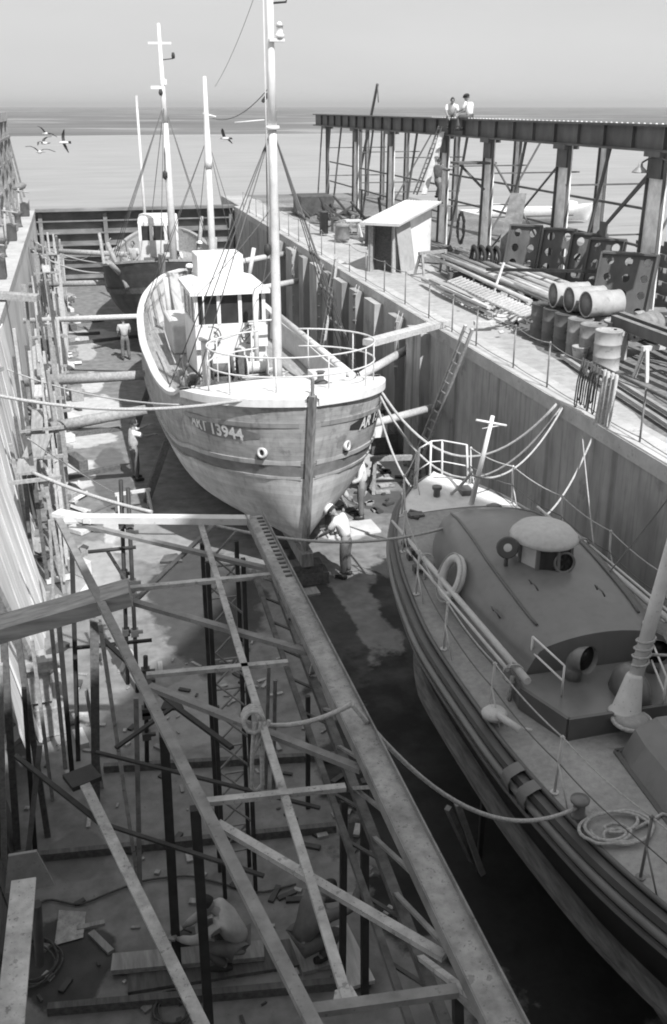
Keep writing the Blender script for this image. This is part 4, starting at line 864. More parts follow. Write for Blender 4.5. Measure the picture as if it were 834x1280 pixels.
# pole stack
pl0 = P(555, 322, W)
for i in range(18):
    x = 12.0 + .2 * (i % 9) + random.uniform(-.06, .06); lay = i // 9; y0 = 24.6 + random.uniform(-.6, 1.8); y1 = y0 + random.uniform(7.0, 9.6); sk = random.uniform(-.35, .25)
    z = W + .35 + .17 * lay + .02 * random.random(); r_ = random.uniform(.06, .1)
    mb = MB(); mb.tube([(x + sk, y0, z), (x, y1, z + .05)], [r_, r_ * .8], 8)
    solo('pole', mb, [M['woodlight'], M['wood'], M['wood']][i % 3], 'long round timber in the stack lying right of the shed', 'pole', 'poles stacked right of the shed')
for y in (26.5, 31.5):
    mb = MB(); mb.box((12.9, y, W + .08), (2.4, .22, .32)); solo('bearer', mb, M['wooddark'], ('near' if y < 28 else 'far') + ' dark bearer under the stack of poles', 'bearer')
# rack of thin bars and rubble near the coping
mb = MB()
for i in range(26):
    a = P(560 + 4.2 * i, 352 + 2.0 * i, W + .35); mb.bar(a, a + Vector((.62, .45, .05)), .05)
for k in (0, .6): mb.bar(P(560, 352, W + .3) + Vector((k, k * .7, 0)), P(665, 402, W + .3) + Vector((k, k * .7, 0)), .06)
solo('slatted_rack', mb, M['woodlight'], 'low rack of closely spaced pale slats beside the pole stack', 'rack')
for i in range(7):
    a = P(555 + 6 * i, 362 + 3 * i, W + .1); mb = MB(); mb.bar(a + Vector((-.1 * i * .2, 2.0, .06 * (i % 3))), a + Vector((0, -1.6, .06 * (i % 3))), .13, .07)
    solo('plank', mb, M['woodlight'] if i % 2 else M['wood'], 'plank in the loose row along the walkway beside the slatted rack', 'plank', 'planks beside the rack')
mb = MB()
for i in range(90):
    c = P(random.gauss(638, 18), random.gauss(392, 9), W) + Vector((0, 0, abs(random.gauss(0, .13)))); s_ = random.uniform(.05, .26)
    Mx = Matrix.Rotation(random.random() * 6, 3, 'Z') @ Matrix.Rotation(random.uniform(-.9, .9), 3, 'X'); mb.box(c, (s_ * random.uniform(1, 3), s_, s_ * .4), M=Mx)
solo('rubble', mb, M['woodlight'], 'heap of pale broken boards and rubble before the drums', 'rubble', kind='stuff')
mb = MB(); mb.bar(P(615, 372, W), PY(630, 328, P(615, 372, W).y), .06); solo('stake', mb, M['white'], 'thin white stake leaning on the pole stack', 'stake')
# drums
def drum(name_label, m_, loc, Mx=None, lying=False):
    t = thing('oil_drum', name_label, 'drum', loc, 0)
    Mx = Mx or Matrix.Identity(3); r_ = .3; h = .88; b0 = Vector((0, 0, 0)) if not lying else Vector((0, 0, r_))
    mb = MB(); prof = [(r_ - .03, .02), (r_ - .02, 0), (r_, 0), (r_, .02), (r_ - .008, .03), (r_ - .008, .29), (r_ + .006, .305), (r_ - .008, .32), (r_ - .008, .57), (r_ + .006, .585), (r_ - .008, .6), (r_ - .008, h - .03), (r_, h - .02), (r_, h), (r_ - .02, h), (r_ - .03, h - .02), (.001, h - .02)]
    mb.lathe(prof, b0, 26, Mx); mb.build('drum_shell', m_, t)
    if lying: mb = MB(); mb.lathe([(r_ - .02, .012), (.001, .011)], b0, 24, Mx); mb.build('drum_end', M['drumend'], t)  # darker disc over one end of a lying drum
    mb = MB(); mb.lathe([(.035, h - .02), (.035, h + .002), (.001, h + .002)], b0 + Mx @ Vector((.18, .05, 0)), 10, Mx); mb.build('bung', M['darksteel'], t); return t
da = P(666, 428, W - .09); db = P(742, 462, W - .09)
names = ['far end of the standing row', 'second from the far end of the standing row', 'third from the far end of the standing row', 'fourth in the standing row, streaked', 'fifth in the standing row', 'near end of the standing row']
dp = [Vector((11.05, 22.9 - .66 * i, W - .09)) + Vector((.02 * math.sin(i * 3), 0, 0)) for i in range(6)]
for i, p in enumerate(dp): drum('oil drum at the ' + names[i] if i in (0, 5) else 'oil drum ' + names[i], M['drumdark'] if i < 3 else (M['midsteel'] if i < 5 else M['drumlight']), p)
for i, p in enumerate([dp[1], dp[2] , dp[3]]):
    pass
Mx = Matrix.Rotation(R(90), 3, 'Y')
for i, (yy, l_) in enumerate(((22.3, 'farthest'), (21.65, 'middle'), (21.0, 'nearest'))):
    drum(l_ + ' of the three oil drums lying on top of the standing drums', M['drumlight'], Vector((10.98 + .1 * i, yy, W + .79)), Matrix.Rotation(R(4 * i - 4), 3, 'Z') @ Mx, True)
for i, (x, y) in enumerate(((11.75, 22.6), (11.8, 21.9), (11.78, 21.2), (11.75, 20.5))):
    drum(['farthest', 'second', 'third', 'nearest'][i] + ' oil drum of the rear standing row behind the front one', M['drumdark'] if i < 2 else M['drumlight'], Vector((x, y, W - .09)))
t = drum('small drum lying with its bright end towards the dock, right of the standing drums', M['midsteel'], Vector((12.75, 20.6, W + .35)), Matrix.Rotation(R(-150), 3, 'Z') @ Matrix.Rotation(R(90), 3, 'Y'), True)
mb = MB(); mb.lathe([(.285, .875), (.001, .876)], (0, 0, .3), 22, Matrix.Rotation(R(-150), 3, 'Z') @ Matrix.Rotation(R(90), 3, 'Y')); mb.build('drum_lid', M['white'], t)
bk = thing('bucket', 'pale bucket on the walkway edge in front of the near drum', 'bucket', P(724, 456, W - .09)); mb = MB(); mb.lathe([(.13, 0), (.19, .4), (.2, .41), (.2, .43), (.175, .43), (.12, .03), (.001, .03)], (0, 0, 0), 18); mb.build('pail', M['drumlight'], bk)
mb = MB(); mb.tube([(-.19, 0, .42), (-.2, -.05, .36), (0, -.2, .3), (.2, -.05, .36), (.19, 0, .42)], .008, 5); mb.build('handle', M['wire'], bk)
# steel lattice plates with oval holes, standing in a row
def holed_plate(a, b, hgt, lean, holes, label):
    t = thing('holed_steel_frame', label, 'steel frame', a)
    a = Vector(a); b = Vector(b); u = (b - a); Lw = u.length; u.normalize(); v = (Vector((0, 0, 1)) + lean).normalized(); n = u.cross(v)
    bm = bmesh.new(); mb = MB(); nx = len(holes[0]); nz = len(holes); cw = Lw / nx; chh = hgt / nz
    for iz in range(nz):
        for ix in range(nx):
            cx_, cz_ = (ix + .5) * cw, (iz + .5) * chh; rx, rz_ = cw * .30 * holes[iz][ix], chh * .34 * holes[iz][ix]
            ang = [2 * math.pi * k / 24 for k in range(24)]
            inn = [(cx_ + rx * math.cos(q), cz_ + rz_ * math.sin(q)) for q in ang]; out = []
            for q in ang:
                c_, s_ = math.cos(q), math.sin(q); k = 1 / max(abs(c_), abs(s_)); out.append((cx_ + cw / 2 * c_ * k, cz_ + chh / 2 * s_ * k))
            for off in (0, .08):
                vs = [a + u * p[0] + v * p[1] + n * off for p in inn + out]; mb.add(vs, [(k, (k + 1) % 24, 24 + (k + 1) % 24, 24 + k) for k in range(24)])
            vs = [a + u * p[0] + v * p[1] for p in inn] + [a + u * p[0] + v * p[1] + n * .08 for p in inn]; mb.add(vs, [(k, (k + 1) % 24, 24 + (k + 1) % 24, 24 + k) for k in range(24)])
    mb.build('holed_web', M['girder'], t, world=True)
    for k0, k1 in ((0, 0), (1, 1)):
        m2 = MB(); s_ = a + u * (Lw * k0); m2.bar(s_ + n * .04, s_ + v * hgt + n * .04, .26, .05, upv=tuple(u)); m2.build('flange', M['girder'], t, world=True)
    m2 = MB(); m2.bar(a + v * hgt + n * .04, b + v * hgt + n * .04, .26, .05); m2.build('flange', M['girder'], t, world=True)
base = [(13.3, 30.8), (13.9, 29.6), (14.2, 28.2), (14.1, 26.9), (13.6, 25.2)]
lbl = ['farthest', 'second', 'middle', 'fourth', 'nearest and widest']
for i, (x, y) in enumerate(base):
    wd = 1.0 if i < 4 else 1.5
    holed_plate((x, y, W - .09), (x + wd * .75, y - wd * .66, W - .09), 1.9 if i < 4 else 1.75, Vector((.18, .12, 0)), [[.8, .8]] * 4 if i < 4 else [[.7, .75, .7]] * 4, lbl[i] + ' of the dark upright steel frames with oval holes, before the gantry')
mb = MB(); mb.bar((12.0, 29.0, W + .7), (14.6, 25.8, W + 1.0), .09); solo('steel_bar', mb, M['darksteel'], 'dark bar laid across the upright holed frames', 'bar')
mb = MB(); mb.prism([(13.0, 31.0, W), (13.6, 30.6, W), (14.2, 31.4, W + 2.7), (13.8, 31.7, W + 2.7)], (.05, .05, 0)); solo('steel_plate', mb, M['midsteel'], 'narrow tall steel plate leaning on the farthest holed frame', 'steel plate')
for i in range(4):
    mb = MB(); c = Vector((12.6 + .2 * i, 31.6 - .15 * i, W + .55)); mb.tube([c + Vector((.12 * math.sin(a * 3) * .2, .28 * math.cos(a), .5 * math.sin(a))) for a in np.linspace(0, 6.28, 22)], .07, 7, caps=False)
    solo('tyre', mb, M['rubber'], 'old tyre leaning beside the farthest holed frame', 'tyre', 'tyres left of the holed frames')
# stacked wide slatted girders at the right edge
t = thing('girder_stack', 'stack of dark slotted girders like a heavy fence at the right edge of the wharf', 'girders', (15, 22, W))
for k in range(5):
    z = W + .1 + .34 * k; off = .1 * k
    m2 = MB(); m2.box((15.6 + off, 21.5, z + .1), (.1, 11.5, .2)); m2.build('girder', M['girder'], t, world=True)
    m2 = MB()
    for j in range(18): 
        if (j * 7 + k * 3) % 5: m2.box((15.6 + off, 16.3 + j * .62, z + .27), (.09, .3, .14))
    m2.build('spacer', M['girder'], t, world=True)
for y in (26.4, 22.2, 18):
    m2 = MB(); m2.bar((15.4, y, W), (15.8, y, W + 1.9), .22, .2); m2.build('post', M['girder'], t, world=True)
# scrap bars
for i in range(34):
    a = Vector((random.uniform(12.2, 14.9), random.uniform(15.5, 22.0), W + random.uniform(.15, .5))); L_ = random.uniform(1.5, 4.5); an = R(random.gauss(8, 14)); 
    mb = MB(); mb.bar(a, a + Vector((math.sin(an) * L_, -math.cos(an) * L_, random.uniform(-.1, .1))), random.uniform(.04, .1), random.uniform(.03, .08))
    solo('scrap_bar', mb, M[['plate', 'rust', 'midsteel', 'girder'][i % 4]], 'rusty bar in the heap of scrap bars right of the drums', 'bar', 'bars in the scrap heap')
t = thing('ladder', 'short pale ladder lying on the scrap heap at the right edge', 'ladder', (13.9, 19.6, W + .6))
for s_ in (0, .42): mb = MB(); mb.bar((13.4 + s_, 21.2, W + .66), (14.2 + s_, 17.6, W + .62), .05); mb.build('stile', M['lightsteel'], t, world=True)
for i in range(9): mb = MB(); k = i / 9 + .05; mb.bar((13.4 + .8 * k, 21.2 - 3.6 * k, W + .66), (13.82 + .8 * k, 21.2 - 3.6 * k, W + .66), .04); mb.build('rung', M['lightsteel'], t, world=True)
for i, (x0_, x1_) in enumerate(((11.55, 11.75), (11.9, 12.1))):
    t = thing('steel_channel', ['front', 'rear'][i] + ' of the two long dark steel channels carried on trestles right of the bucket', 'steel beam', (x0_, 17, W + .7))
    a = Vector((x0_, 20.4 + i * .3, W + .82)); b = Vector((x1_, 10.8, W + .82)); mb = MB(); mb.bar(a, b, .05, .24); mb.build('web', M['girder'], t, world=True)
    for z in (-.11, .11): mb = MB(); mb.bar(a + Vector((.05, 0, z)), b + Vector((.05, 0, z)), .14, .02); mb.build('flange', M['midsteel'], t, world=True)
for i, y in enumerate((18.6, 16.6, 14.2)): tres(Vector((11.85, y, W - .09)), R(5), ['farthest', 'middle', 'nearest'][i] + ' trestle carrying the two dark steel channels', .95, 'whitedirty')
mb = MB(); mb.box((12.8, 18.2, W + .8), (.9, .5, .03), rz=.4); solo('board', mb, M['lightsteel'], 'pale board lying flat on the scrap bars', 'board')
for i, x in enumerate((9.95, 10.3)):
    mb = MB(); mb.bar((x + .55, 20.6, W + .01), (x - .45, 10.5, W + .01), .09, .08); solo('rail', mb, M['wood'], ['inner', 'outer'][i] + ' timber rail along the near walkway edge', 'rail')
# white boats moored beyond the wharf
for i, (x, y, L_) in enumerate(((652, 355, 5.0), (742, 275, 5), (438, 430, 0))):
    if L_ == 0: continue
    c = P(x, y - (0 if i else 75), 2.6); t = thing('moored_boat', ['low white boat moored beyond the gantry, seen through the third bay', 'white boat with cuddy moored beyond the gantry at right'][i], 'boat', c, R(80))
    hb = Hull(L_, [(0, .05), (.8, .7), (2, 1.0), (4, 1.0), (5, .8)], [(0, 1.1), (2, .8), (5, .8)], [(0, 0), (5, 0)], [(0, 1.3), (5, 2)], rake=.4); hb.skin(nv=14, nt=8).build('hull', M['white'], t)
    hb.deck(.1, 4.9, .7, nv=8, nc=4).build('deck', M['whitedirty'], t); mb = MB(); mb.box((0, 2, .95), (1.1, 1.4, .5)); mb.build('cuddy', M['white'], t, bevel=.05)
# ------------------------------------------------------------------ railing along the right coping
rl = thing('coping_railing', 'thin post and wire railing along the edge of the right coping', 'railing', (XR + .15, 30, W))
py_ = [12.4, 14.4, 16.3, 18.05, 19.75, 21.95, 23.6] + [25.4 + 2.1 * i for i in range(16)]
prev = None
for y in py_:
    if abs(y - 20.5) < .1: continue
    mb = MB(); mb.tube([(XR + .2, y, W), (XR + .2, y, W + .98)], .018, 6); mb.build('railing_post', M['midsteel'], rl, world=True)
for z, sg in ((.95, .07), (.12, .03)):
    mb = MB()
    for a, b in zip(py_, py_[1:]): mb.tube(hang((XR + .2, a, W + z), (XR + .2, b, W + z), sg, 5), .011, 4)
    mb.build('railing_wire', M['midsteel'], rl, world=True)
mb = MB(); mb.tube([(XR + .22, 8, W + .96), (XR + .22, 16.3, W + .96)], .028, 6); mb.build('top_bar', M['rust'], rl, world=True)
# ropes hung over the railing
def loops(x, y, n, z0, ln, r_, m_, label, nm='rope_hank'):
    mb = MB()
    for i in range(n):
        c = Vector((x - .03 - .04 * random.random(), y + (i - n / 2) * .12, z0)); l_ = ln * random.uniform(.75, 1.1)
        mb.tube([c, c + Vector((-.06, -.03, -l_ * .5)), c + Vector((-.07, -.02, -l_ * .93)), c + Vector((-.06, .04, -l_)), c + Vector((-.05, .1, -l_ * .93)), c + Vector((-.03, .1, -l_ * .5)), c + Vector((.03, .07, 0))], r_, 7)
    return solo(nm, mb, m_, label, 'rope')
loops(XR + .18, 15.5, 4, W + .98, 1.5, .028, M['rope'], 'thick pale rope hung in long loops over the near coping railing')
loops(XR + .2, 16.25, 7, W + .98, .9, .014, M['ropedark'], 'dark tangle of thin rope on the railing beside the pale loops')
for i, (x, y) in enumerate(((398, 420), (548, 420), (538, 440))): 
    pass
# ================================================================== ladders
def ladder(a, b, wd, rungs, label, m_='wood', upd=(0, 1, 0)):
    a, b = Vector(a), Vector(b); t = thing('ladder', label, 'ladder', a); d = (b - a).normalized(); s_ = Vector(upd) * wd / 2
    for q in (-1, 1): mb = MB(); mb.bar(a + s_ * q, b + s_ * q, .07, .05); mb.build('stile', M[m_], t, world=True)
    for i in range(rungs): p = a.lerp(b, (i + .5) / rungs); mb = MB(); mb.tube([p - s_, p + s_], .02, 6); mb.build('rung', M[m_], t, world=True)
    return t
ladder(Vector((8.05, 24.1, 0)), Vector((8.62, 21.7, W + .55)), .45, 17, 'long wooden ladder leaning on the dock wall between the boats', 'woodlight')
ladder(Vector((7.6, 33.5, 0)), Vector((XR - .05, 34.6, W + .5)), .4, 15, 'wooden ladder leaning on the far dock wall behind the trawler bow', 'woodlight')
ladder(PX(519, 243, 13.9), PX(551, 158, 14.7), .45, 14, 'ladder leaning against the crane gantry behind the shed', 'wood')
mb = MB(); a, b = PX(530, 243, 13.6), PX(553, 165, 14.7); mb.bar(a, b, .22, .05); solo('plank', mb, M['woodlight'], 'plank leaning beside the ladder on the gantry', 'plank')
for i, x in enumerate((388, 401, 548)):
    p = PX(x, 330 + (i * 20 if i < 2 else 95), XR - .03) if 0 else None
ldn = 0
for yy in (36.2, 41.0, 31.2, 26.6):
    mb = MB(); ldn += 1
    for i in range(7 if yy > 30 else 4):
        z = W - .25 - i * .42; mb.tube([(XR - .3 if yy > 25 else XR, yy - .16, z), (XR - .36, yy, z - .03), (XR - .3, yy + .16, z - .14)], .022, 5)
    for s_ in (-.17, .17): mb.tube([(XR - .2, yy + s_, W), (XR - .32, yy + s_, W - .4), (XR - .3, yy + s_, W - (3.0 if yy > 30 else 1.9))], .012, 5)
    solo('rope_ladder', mb, M['rope'], ['rope ladder hung on the dock wall beside the trawler mast', 'farthest rope ladder hung on the dock wall', 'rope ladder hung over the dark wall recess', 'short rope ladder on the pale pilaster near the long gangplank'][ldn - 1], 'rope ladder')
# ------------------------------------------------------------------ shores, gangplanks and ropes between walls and boats
def shore(a, b, r_, m_, label, nm='shore_timber', sq=False, cat='timber'):
    mb = MB()
    if sq: mb.bar(a, b, r_ * 2, r_ * .9)
    else: mb.tube([a, Vector(a).lerp(Vector(b), .5), b], [r_, r_ * 1.02, r_ * .9], 10)
    return solo(nm, mb, M[m_], label, cat)
shore(P(560, 402, W + .12), Vector((6.35, 22.3, 4.35)), .16, 'woodlight', 'long flat gangplank from the right coping to the trawler foredeck', 'gangplank', True, 'plank')
shore((XR, 26.6, 3.1), (6.25, 23.8, 3.0), .12, 'woodlight', 'round shore between the dock wall and the trawler, just under the gangplank')
shore((XR, 23.6, 2.3), (5.9, 21.5, 2.55), .10, 'woodlight', 'lower round shore between the dock wall and the trawler bow')
shore((XR, 44.0, 3.5), (6.0, 42, 3.45), .13, 'woodlight', 'upper pale shore by the far wall right of the trawler stern')
shore((XR, 40.5, 2.9), (6.1, 38.5, 2.9), .12, 'woodlight', 'lower pale shore by the far wall right of the trawler stern')
shore((XL, 49.5, 3.3), P(160, 318, 3.6), .12, 'wood', 'pale shore from the left wall to the dark trawler bow, uppermost')
shore((XL, 44.5, 2.5), (1.75, 43, 2.7), .12, 'wood', 'shore from the left wall to the dark trawler bow, second')
shore((XL, 38.2, 2.2), (1.9, 36.5, 2.5), .10, 'woodlight', 'thin shore from the left wall to the pale trawler stern')
shore(Vector((XL, 30.3, 1.9)), P(160, 470, 2.2) + Vector((.9, 0, 0)), .15, 'wood', 'thick round shore from the left wall to the pale trawler amidships')
shore(P(28, 541, 1.9), P(183, 512, 2.4), .14, 'wood', 'roped round shore from the left wall to the pale trawler, above the man in white')
shore((-3.2, 31, 4.45), (-1.35, 30.6, 4.3), .2, 'wood', 'short squared timber sticking out over the left coping', 'timber', True)
shore(P(-90, 812, 4.6), P(163, 740, 5.0), .17, 'woodx', 'heavy squared timber reaching in from the left over the staging', 'timber', True)
shore(P(-20, 468, 4.3), P(0, 460, 4.3), .1, 'wood', 'stub of timber at the left coping', 'timber', True)
# dark rails and planks on the floor; first bar draws the roped shore's shadow
fl = [(60, 547, 150, 536), (52, 603, 150, 583), (60, 433, 190, 418), (70, 405, 130, 400), (66, 420, 125, 416), (35, 1072, 420, 1034), (130, 960, 420, 945), (60, 1262, 420, 1230)]
for i, (a, b, c, d) in enumerate(fl):
    p, q = P(a, b, .06), P(c, d, .06); mb = MB(); mb.bar(p, q, .16 if i < 5 else .09, .12)
    solo('floor_rail', mb, M['wooddark'], ['dark sleeper on the pale floor patch below the roped shore', 'dark sleeper ending near the feet of the man in white', 'sleeper on the floor left of the trawler midships', 'short sleeper nearest the dark trawler bow', 'second short sleeper near the dark trawler bow',
          'long floor rail crossing behind the squatting worker', 'floor rail under the middle of the steel frame', 'floor rail at the bottom of the picture'][i], 'sleeper')
mb = MB(); a, b = P(45, 1087, .06), P(420, 1068, .06)
# ropes
def rope(a, b, sag, r_, label, m_='rope', n=20):
    mb = MB(); mb.tube(hang(a, b, sag, n), r_, 6); return solo('mooring_rope', mb, M[m_], label, 'rope')
bow = TM[T1.name]
rope(bow @ Vector((-1.2, .55, 4.2)), Vector((XL - .6, 21.0, 4.3)), .35, .035, 'pale rope from the trawler foredeck to the left wall')
rope(bow @ Vector((-2.2, 2.6, 3.6)), Vector((XL - .2, 26.5, 3.4)), .25, .02, 'thin rope from the trawler rail to the left wall, behind the foredeck rope')
rope(P(40, 590, 4.2), P(190, 640, 4.0), .06, .028, 'white rope slanting down from the left coping to the end of the steel frame', 'rope')
rope(P(35, 548, 3.4), P(145, 617, .4), .05, .012, 'thin line slanting from the left wall down to the floor by the trestle')
rope(Vector((XL, 51, 3.6)), TM[T2.name] @ Vector((-.4, .3, 4.0)), .5, .03, 'upper mooring rope from the left wall to the dark trawler bow')
rope(Vector((XL, 48, 3.6)), TM[T2.name] @ Vector((-.5, .4, 3.9)), .7, .035, 'lower mooring rope from the left wall to the dark trawler bow')
rope(Vector((XL, 56, 3.0)), TM[T2.name] @ Vector((-2.2, 6, 4.2)), 1.0, .02, 'slack line hanging before the dock gate')
rope(bow @ Vector((1.75, 1.3, 4.05)), P(696, 505, W), 1.3, .03, 'upper slack hawser from the trawler bow to the right coping')
rope(bow @ Vector((1.8, 1.5, 3.9)), P(703, 508, W), 1.7, .026, 'lower slack hawser from the trawler bow to the right coping')
rope(bow @ Vector((1.8, 1.5, 3.6)), P(590, 590, 3.8), 1.2, .026, 'slack line from the trawler bow down to the lifeboat pole')
rope(P(590, 594, 3.7), P(703, 510, W), .5, .02, 'line from the lifeboat pole up to the right coping')
rope(P(664, 655, 3.0), PX(740, 548, XR - .06), .35, .02, 'thick pale hawser from the lifeboat up the dock wall')
rope(PX(728, 545, XR - .05), P(742, 680, 3.2), .02, .012, 'straight rope from the coping to the lifeboat side')
rope(P(745, 735, 3.4), PX(834, 625, XR - .1), .02, .012, 'rigging line from the lifeboat up to the right', 'wire')
rope(P(320, 905, 4.9), P(440, 880, 5.25), .08, .02, 'rope lying over the steel frame towards the channel beam')
rope(P(440, 880, 5.25), i3.inverted() @ b0 + Vector((0, 0, .12)), .55, .022, 'slack rope from the channel beam to the lifeboat bollard')
rope(P(262, 655, 4.7), P(600, 645, 3.2), .35, .022, 'mooring line passing under the trawler bow to the lifeboat')
loops_m = MB(); c = P(318, 903, 5.0)
for k in range(3): loops_m.tube([c + Vector((.06 * k, 0, 0)), c + Vector((-.03, -.02, -.3)), c + Vector((-.04, 0, -.62)), c + Vector((0, 0, -.66)), c + Vector((.05, 0, -.6)), c + Vector((.05, 0, -.1 * k))], .018, 6)
for k in range(4): loops_m.tube([c + Vector((.08 * math.cos(a), .03 * math.sin(a) + .03 * k, .08 * math.sin(a))) for a in np.linspace(0, 6.3, 12)], .018, 6)
solo('rope_hank', loops_m, M['rope'], 'knotted rope hanging in a loop from the steel frame', 'rope')
# ================================================================== the steel frame lying over the near end of the dock
FR = thing('gangway_frame', 'large welded steel frame of light bars spanning the near end of the dock', 'steel frame', (1.6, 7, 0))
def fbar(a, b, wd, m_='midsteel', nm='cross_bar', ht=None, upv=(0, 0, 1)):
    mb = MB(); mb.bar(a, b, wd, ht or wd * .6, upv=upv); return mb.build(nm, M[m_], FR, world=True)
# channel beam A: H section seen from above
a, b = P(318, 646, 5.0), P(640, 1300, 5.0)
M['channel'] = mat('channel_beam_paint', .34, var=.35, sc=9, rough=.7, spots=.6, dirt=(9, .6, .6), big=.3, bsc=1.2)
mb = MB(); mb.bar(a, b, .20, .02); mb.build('beam_web', M['channel'], FR, world=True)
for s_ in (-1, 1):
    mb = MB(); mb.bar(a + Vector((s_ * .105, 0, .005)), b + Vector((s_ * .105, 0, .005)), .012, .1); mb.build('beam_flange', M['midsteel'], FR, world=True)
mb = MB()
for i in range(16): c = a.lerp(b, .012 + i * .0145); mb.box(c + Vector((.05, 0, .014)), (.07, .035, .012))
mb.build('weld_tab', M['plate'], FR, world=True)
d0 = (P(340, 716, 4.0), P(560, 1290, 4.0))
fbar(d0[0], d0[1], .08, 'rust', 'lower_chord', .08); fbar(d0[0] + Vector((-.22, .1, 0)), d0[1] + Vector((-.22, 0, 0)), .05, 'rust', 'lower_chord', .06)
for i in range(11):
    k = i / 11; p = d0[0].lerp(d0[1], k); q = a.lerp(b, min(1, k + .06)); r_ = a.lerp(b, min(1, k + .12))
    fbar(p, r_ - Vector((0, 0, .06)), .035, 'midsteel', 'lattice_bar'); fbar(p + Vector((-.22, 0, 0)), p + Vector((0, -.3, 0)), .03, 'rust', 'lattice_bar')
    if i % 3 == 1: fbar(p, q - Vector((0, 0, .06)), .05, 'lightsteel', 'lattice_bar')
fbar(P(70, 641, 5.0), P(118, 650, 5.0), .16, 'white', 'end_plate', .05)
fbar(P(105, 648, 5.02), P(312, 650, 5.0), .13, 'whitedirty', 'cross_bar', .08)
fbar(P(98, 655, 4.93), P(338, 712, 4.9), .07, 'midsteel'); fbar(P(150, 737, 4.95), P(350, 718, 4.95), .07, 'lightsteel'); fbar(P(165, 752, 4.9), P(385, 815, 4.9), .075, 'midsteel', 'diagonal')
fbar(P(183, 844, 4.95), P(360, 828, 4.95), .06, 'lightsteel'); fbar(P(187, 858, 4.9), P(452, 962, 4.9), .07, 'midsteel', 'diagonal'); fbar(P(252, 1003, 4.97), P(432, 984, 4.95), .06, 'lightsteel')
fbar(P(272, 1030, 4.93), P(556, 1196, 4.9), .065, 'lightsteel', 'diagonal'); fbar(P(385, 1264, 4.95), P(572, 1238, 4.95), .07, 'midsteel')
fbar(P(168, 752, 4.85), P(272, 652, 4.85), .05, 'midsteel', 'diagonal')
fbar(P(74, 650, 5.0), P(402, 1300, 4.98), .08, 'midsteel', 'main_chord'); fbar(P(250, 652, 4.95), P(436, 1256, 4.95), .06, 'lightsteel', 'main_chord')
fbar(P(100, 968, 3.4), P(262, 1300, 3.4), .10, 'lightsteel', 'lower_chord', .03)
fbar(P(20, 945, 3.3), P(140, 1040, 3.3), .05, 'darksteel', 'diagonal'); fbar(P(130, 1030, 3.4), P(330, 1095, 3.2), .04, 'darksteel', 'diagonal'); fbar(P(130, 800, 3.6), P(215, 880, 3.6), .055, 'darksteel', 'diagonal')
fbar(P(215, 880, 3.6), P(290, 935, 3.6), .055, 'darksteel', 'diagonal'); fbar(P(215, 885, 3.6), P(145, 935, 3.5), .045, 'darksteel', 'diagonal'); fbar(P(120, 940, 3.3), P(400, 1010, 3.2), .04, 'darksteel', 'diagonal')
def gus(x, y, z, r_, m_): mb = MB(); c = P(x, y, z); mb.prism([c + Vector((-r_, -r_ * .6, 0)), c + Vector((r_ * .9, -r_ * .9, 0)), c + Vector((r_ * .6, r_ * .8, 0)), c + Vector((-r_ * .5, r_ * .7, 0))], (0, 0, .03)); mb.build('gusset_plate', M[m_], FR, world=True)
gus(214, 700, 4.83, .13, 'lightsteel'); gus(215, 882, 3.58, .13, 'darksteel'); gus(432, 1252, 4.93, .09, 'lightsteel'); gus(95, 650, 4.95, .16, 'whitedirty')
def post(xt, yt, xb, yb, wd, m_, parent=None, nm='post'):
    bp = P(xb, yb, 0); tp = PY(xt, yt, bp.y); mb = MB(); mb.bar(bp, tp, wd, wd); return mb.build(nm, M[m_], FR, world=True)
for args in [(205, 918, 222, 1216, .10, 'darksteel'), (244, 1010, 262, 1290, .10, 'darksteel'), (456, 975, 456, 1245, .08, 'darksteel'), (430, 1000, 428, 1235, .07, 'darksteel'), (170, 872, 175, 1110, .06, 'midsteel'),
             (125, 780, 173, 1105, .05, 'lightsteel'), (108, 862, 128, 985, .05, 'lightsteel'), (118, 775, 120, 1000, .12, 'wooddark'), (385, 870, 385, 1010, .06, 'darksteel'), (336, 830, 332, 985, .05, 'midsteel'), (344, 850, 342, 985, .05, 'midsteel'),
             (90, 690, 98, 950, .07, 'darksteel'), (60, 740, 82, 960, .06, 'wood'), (572, 1240, 575, 1400, .09, 'darksteel')]: post(*args)
# lattice tower under the far end of the channel beam
tw = [Vector((1.05, 10.6, 0)), Vector((1.45, 10.6, 0)), Vector((1.45, 10.1, 0)), Vector((1.05, 10.1, 0))]
for c in tw: fbar(c, c + Vector((0, 0, 4.8)), .05, 'darksteel', 'tower_leg', .05)
for i in range(11):
    z = .3 + i * .42
    for k in (0, 2): p, q = tw[k], tw[(k + 1) % 4]; fbar(p + Vector((0, 0, z)), q + Vector((0, 0, z + .42)), .03, 'midsteel', 'lattice_bar'); 
    fbar(tw[0] + Vector((0, 0, z)), tw[1] + Vector((0, 0, z)), .03, 'midsteel', 'lattice_bar')
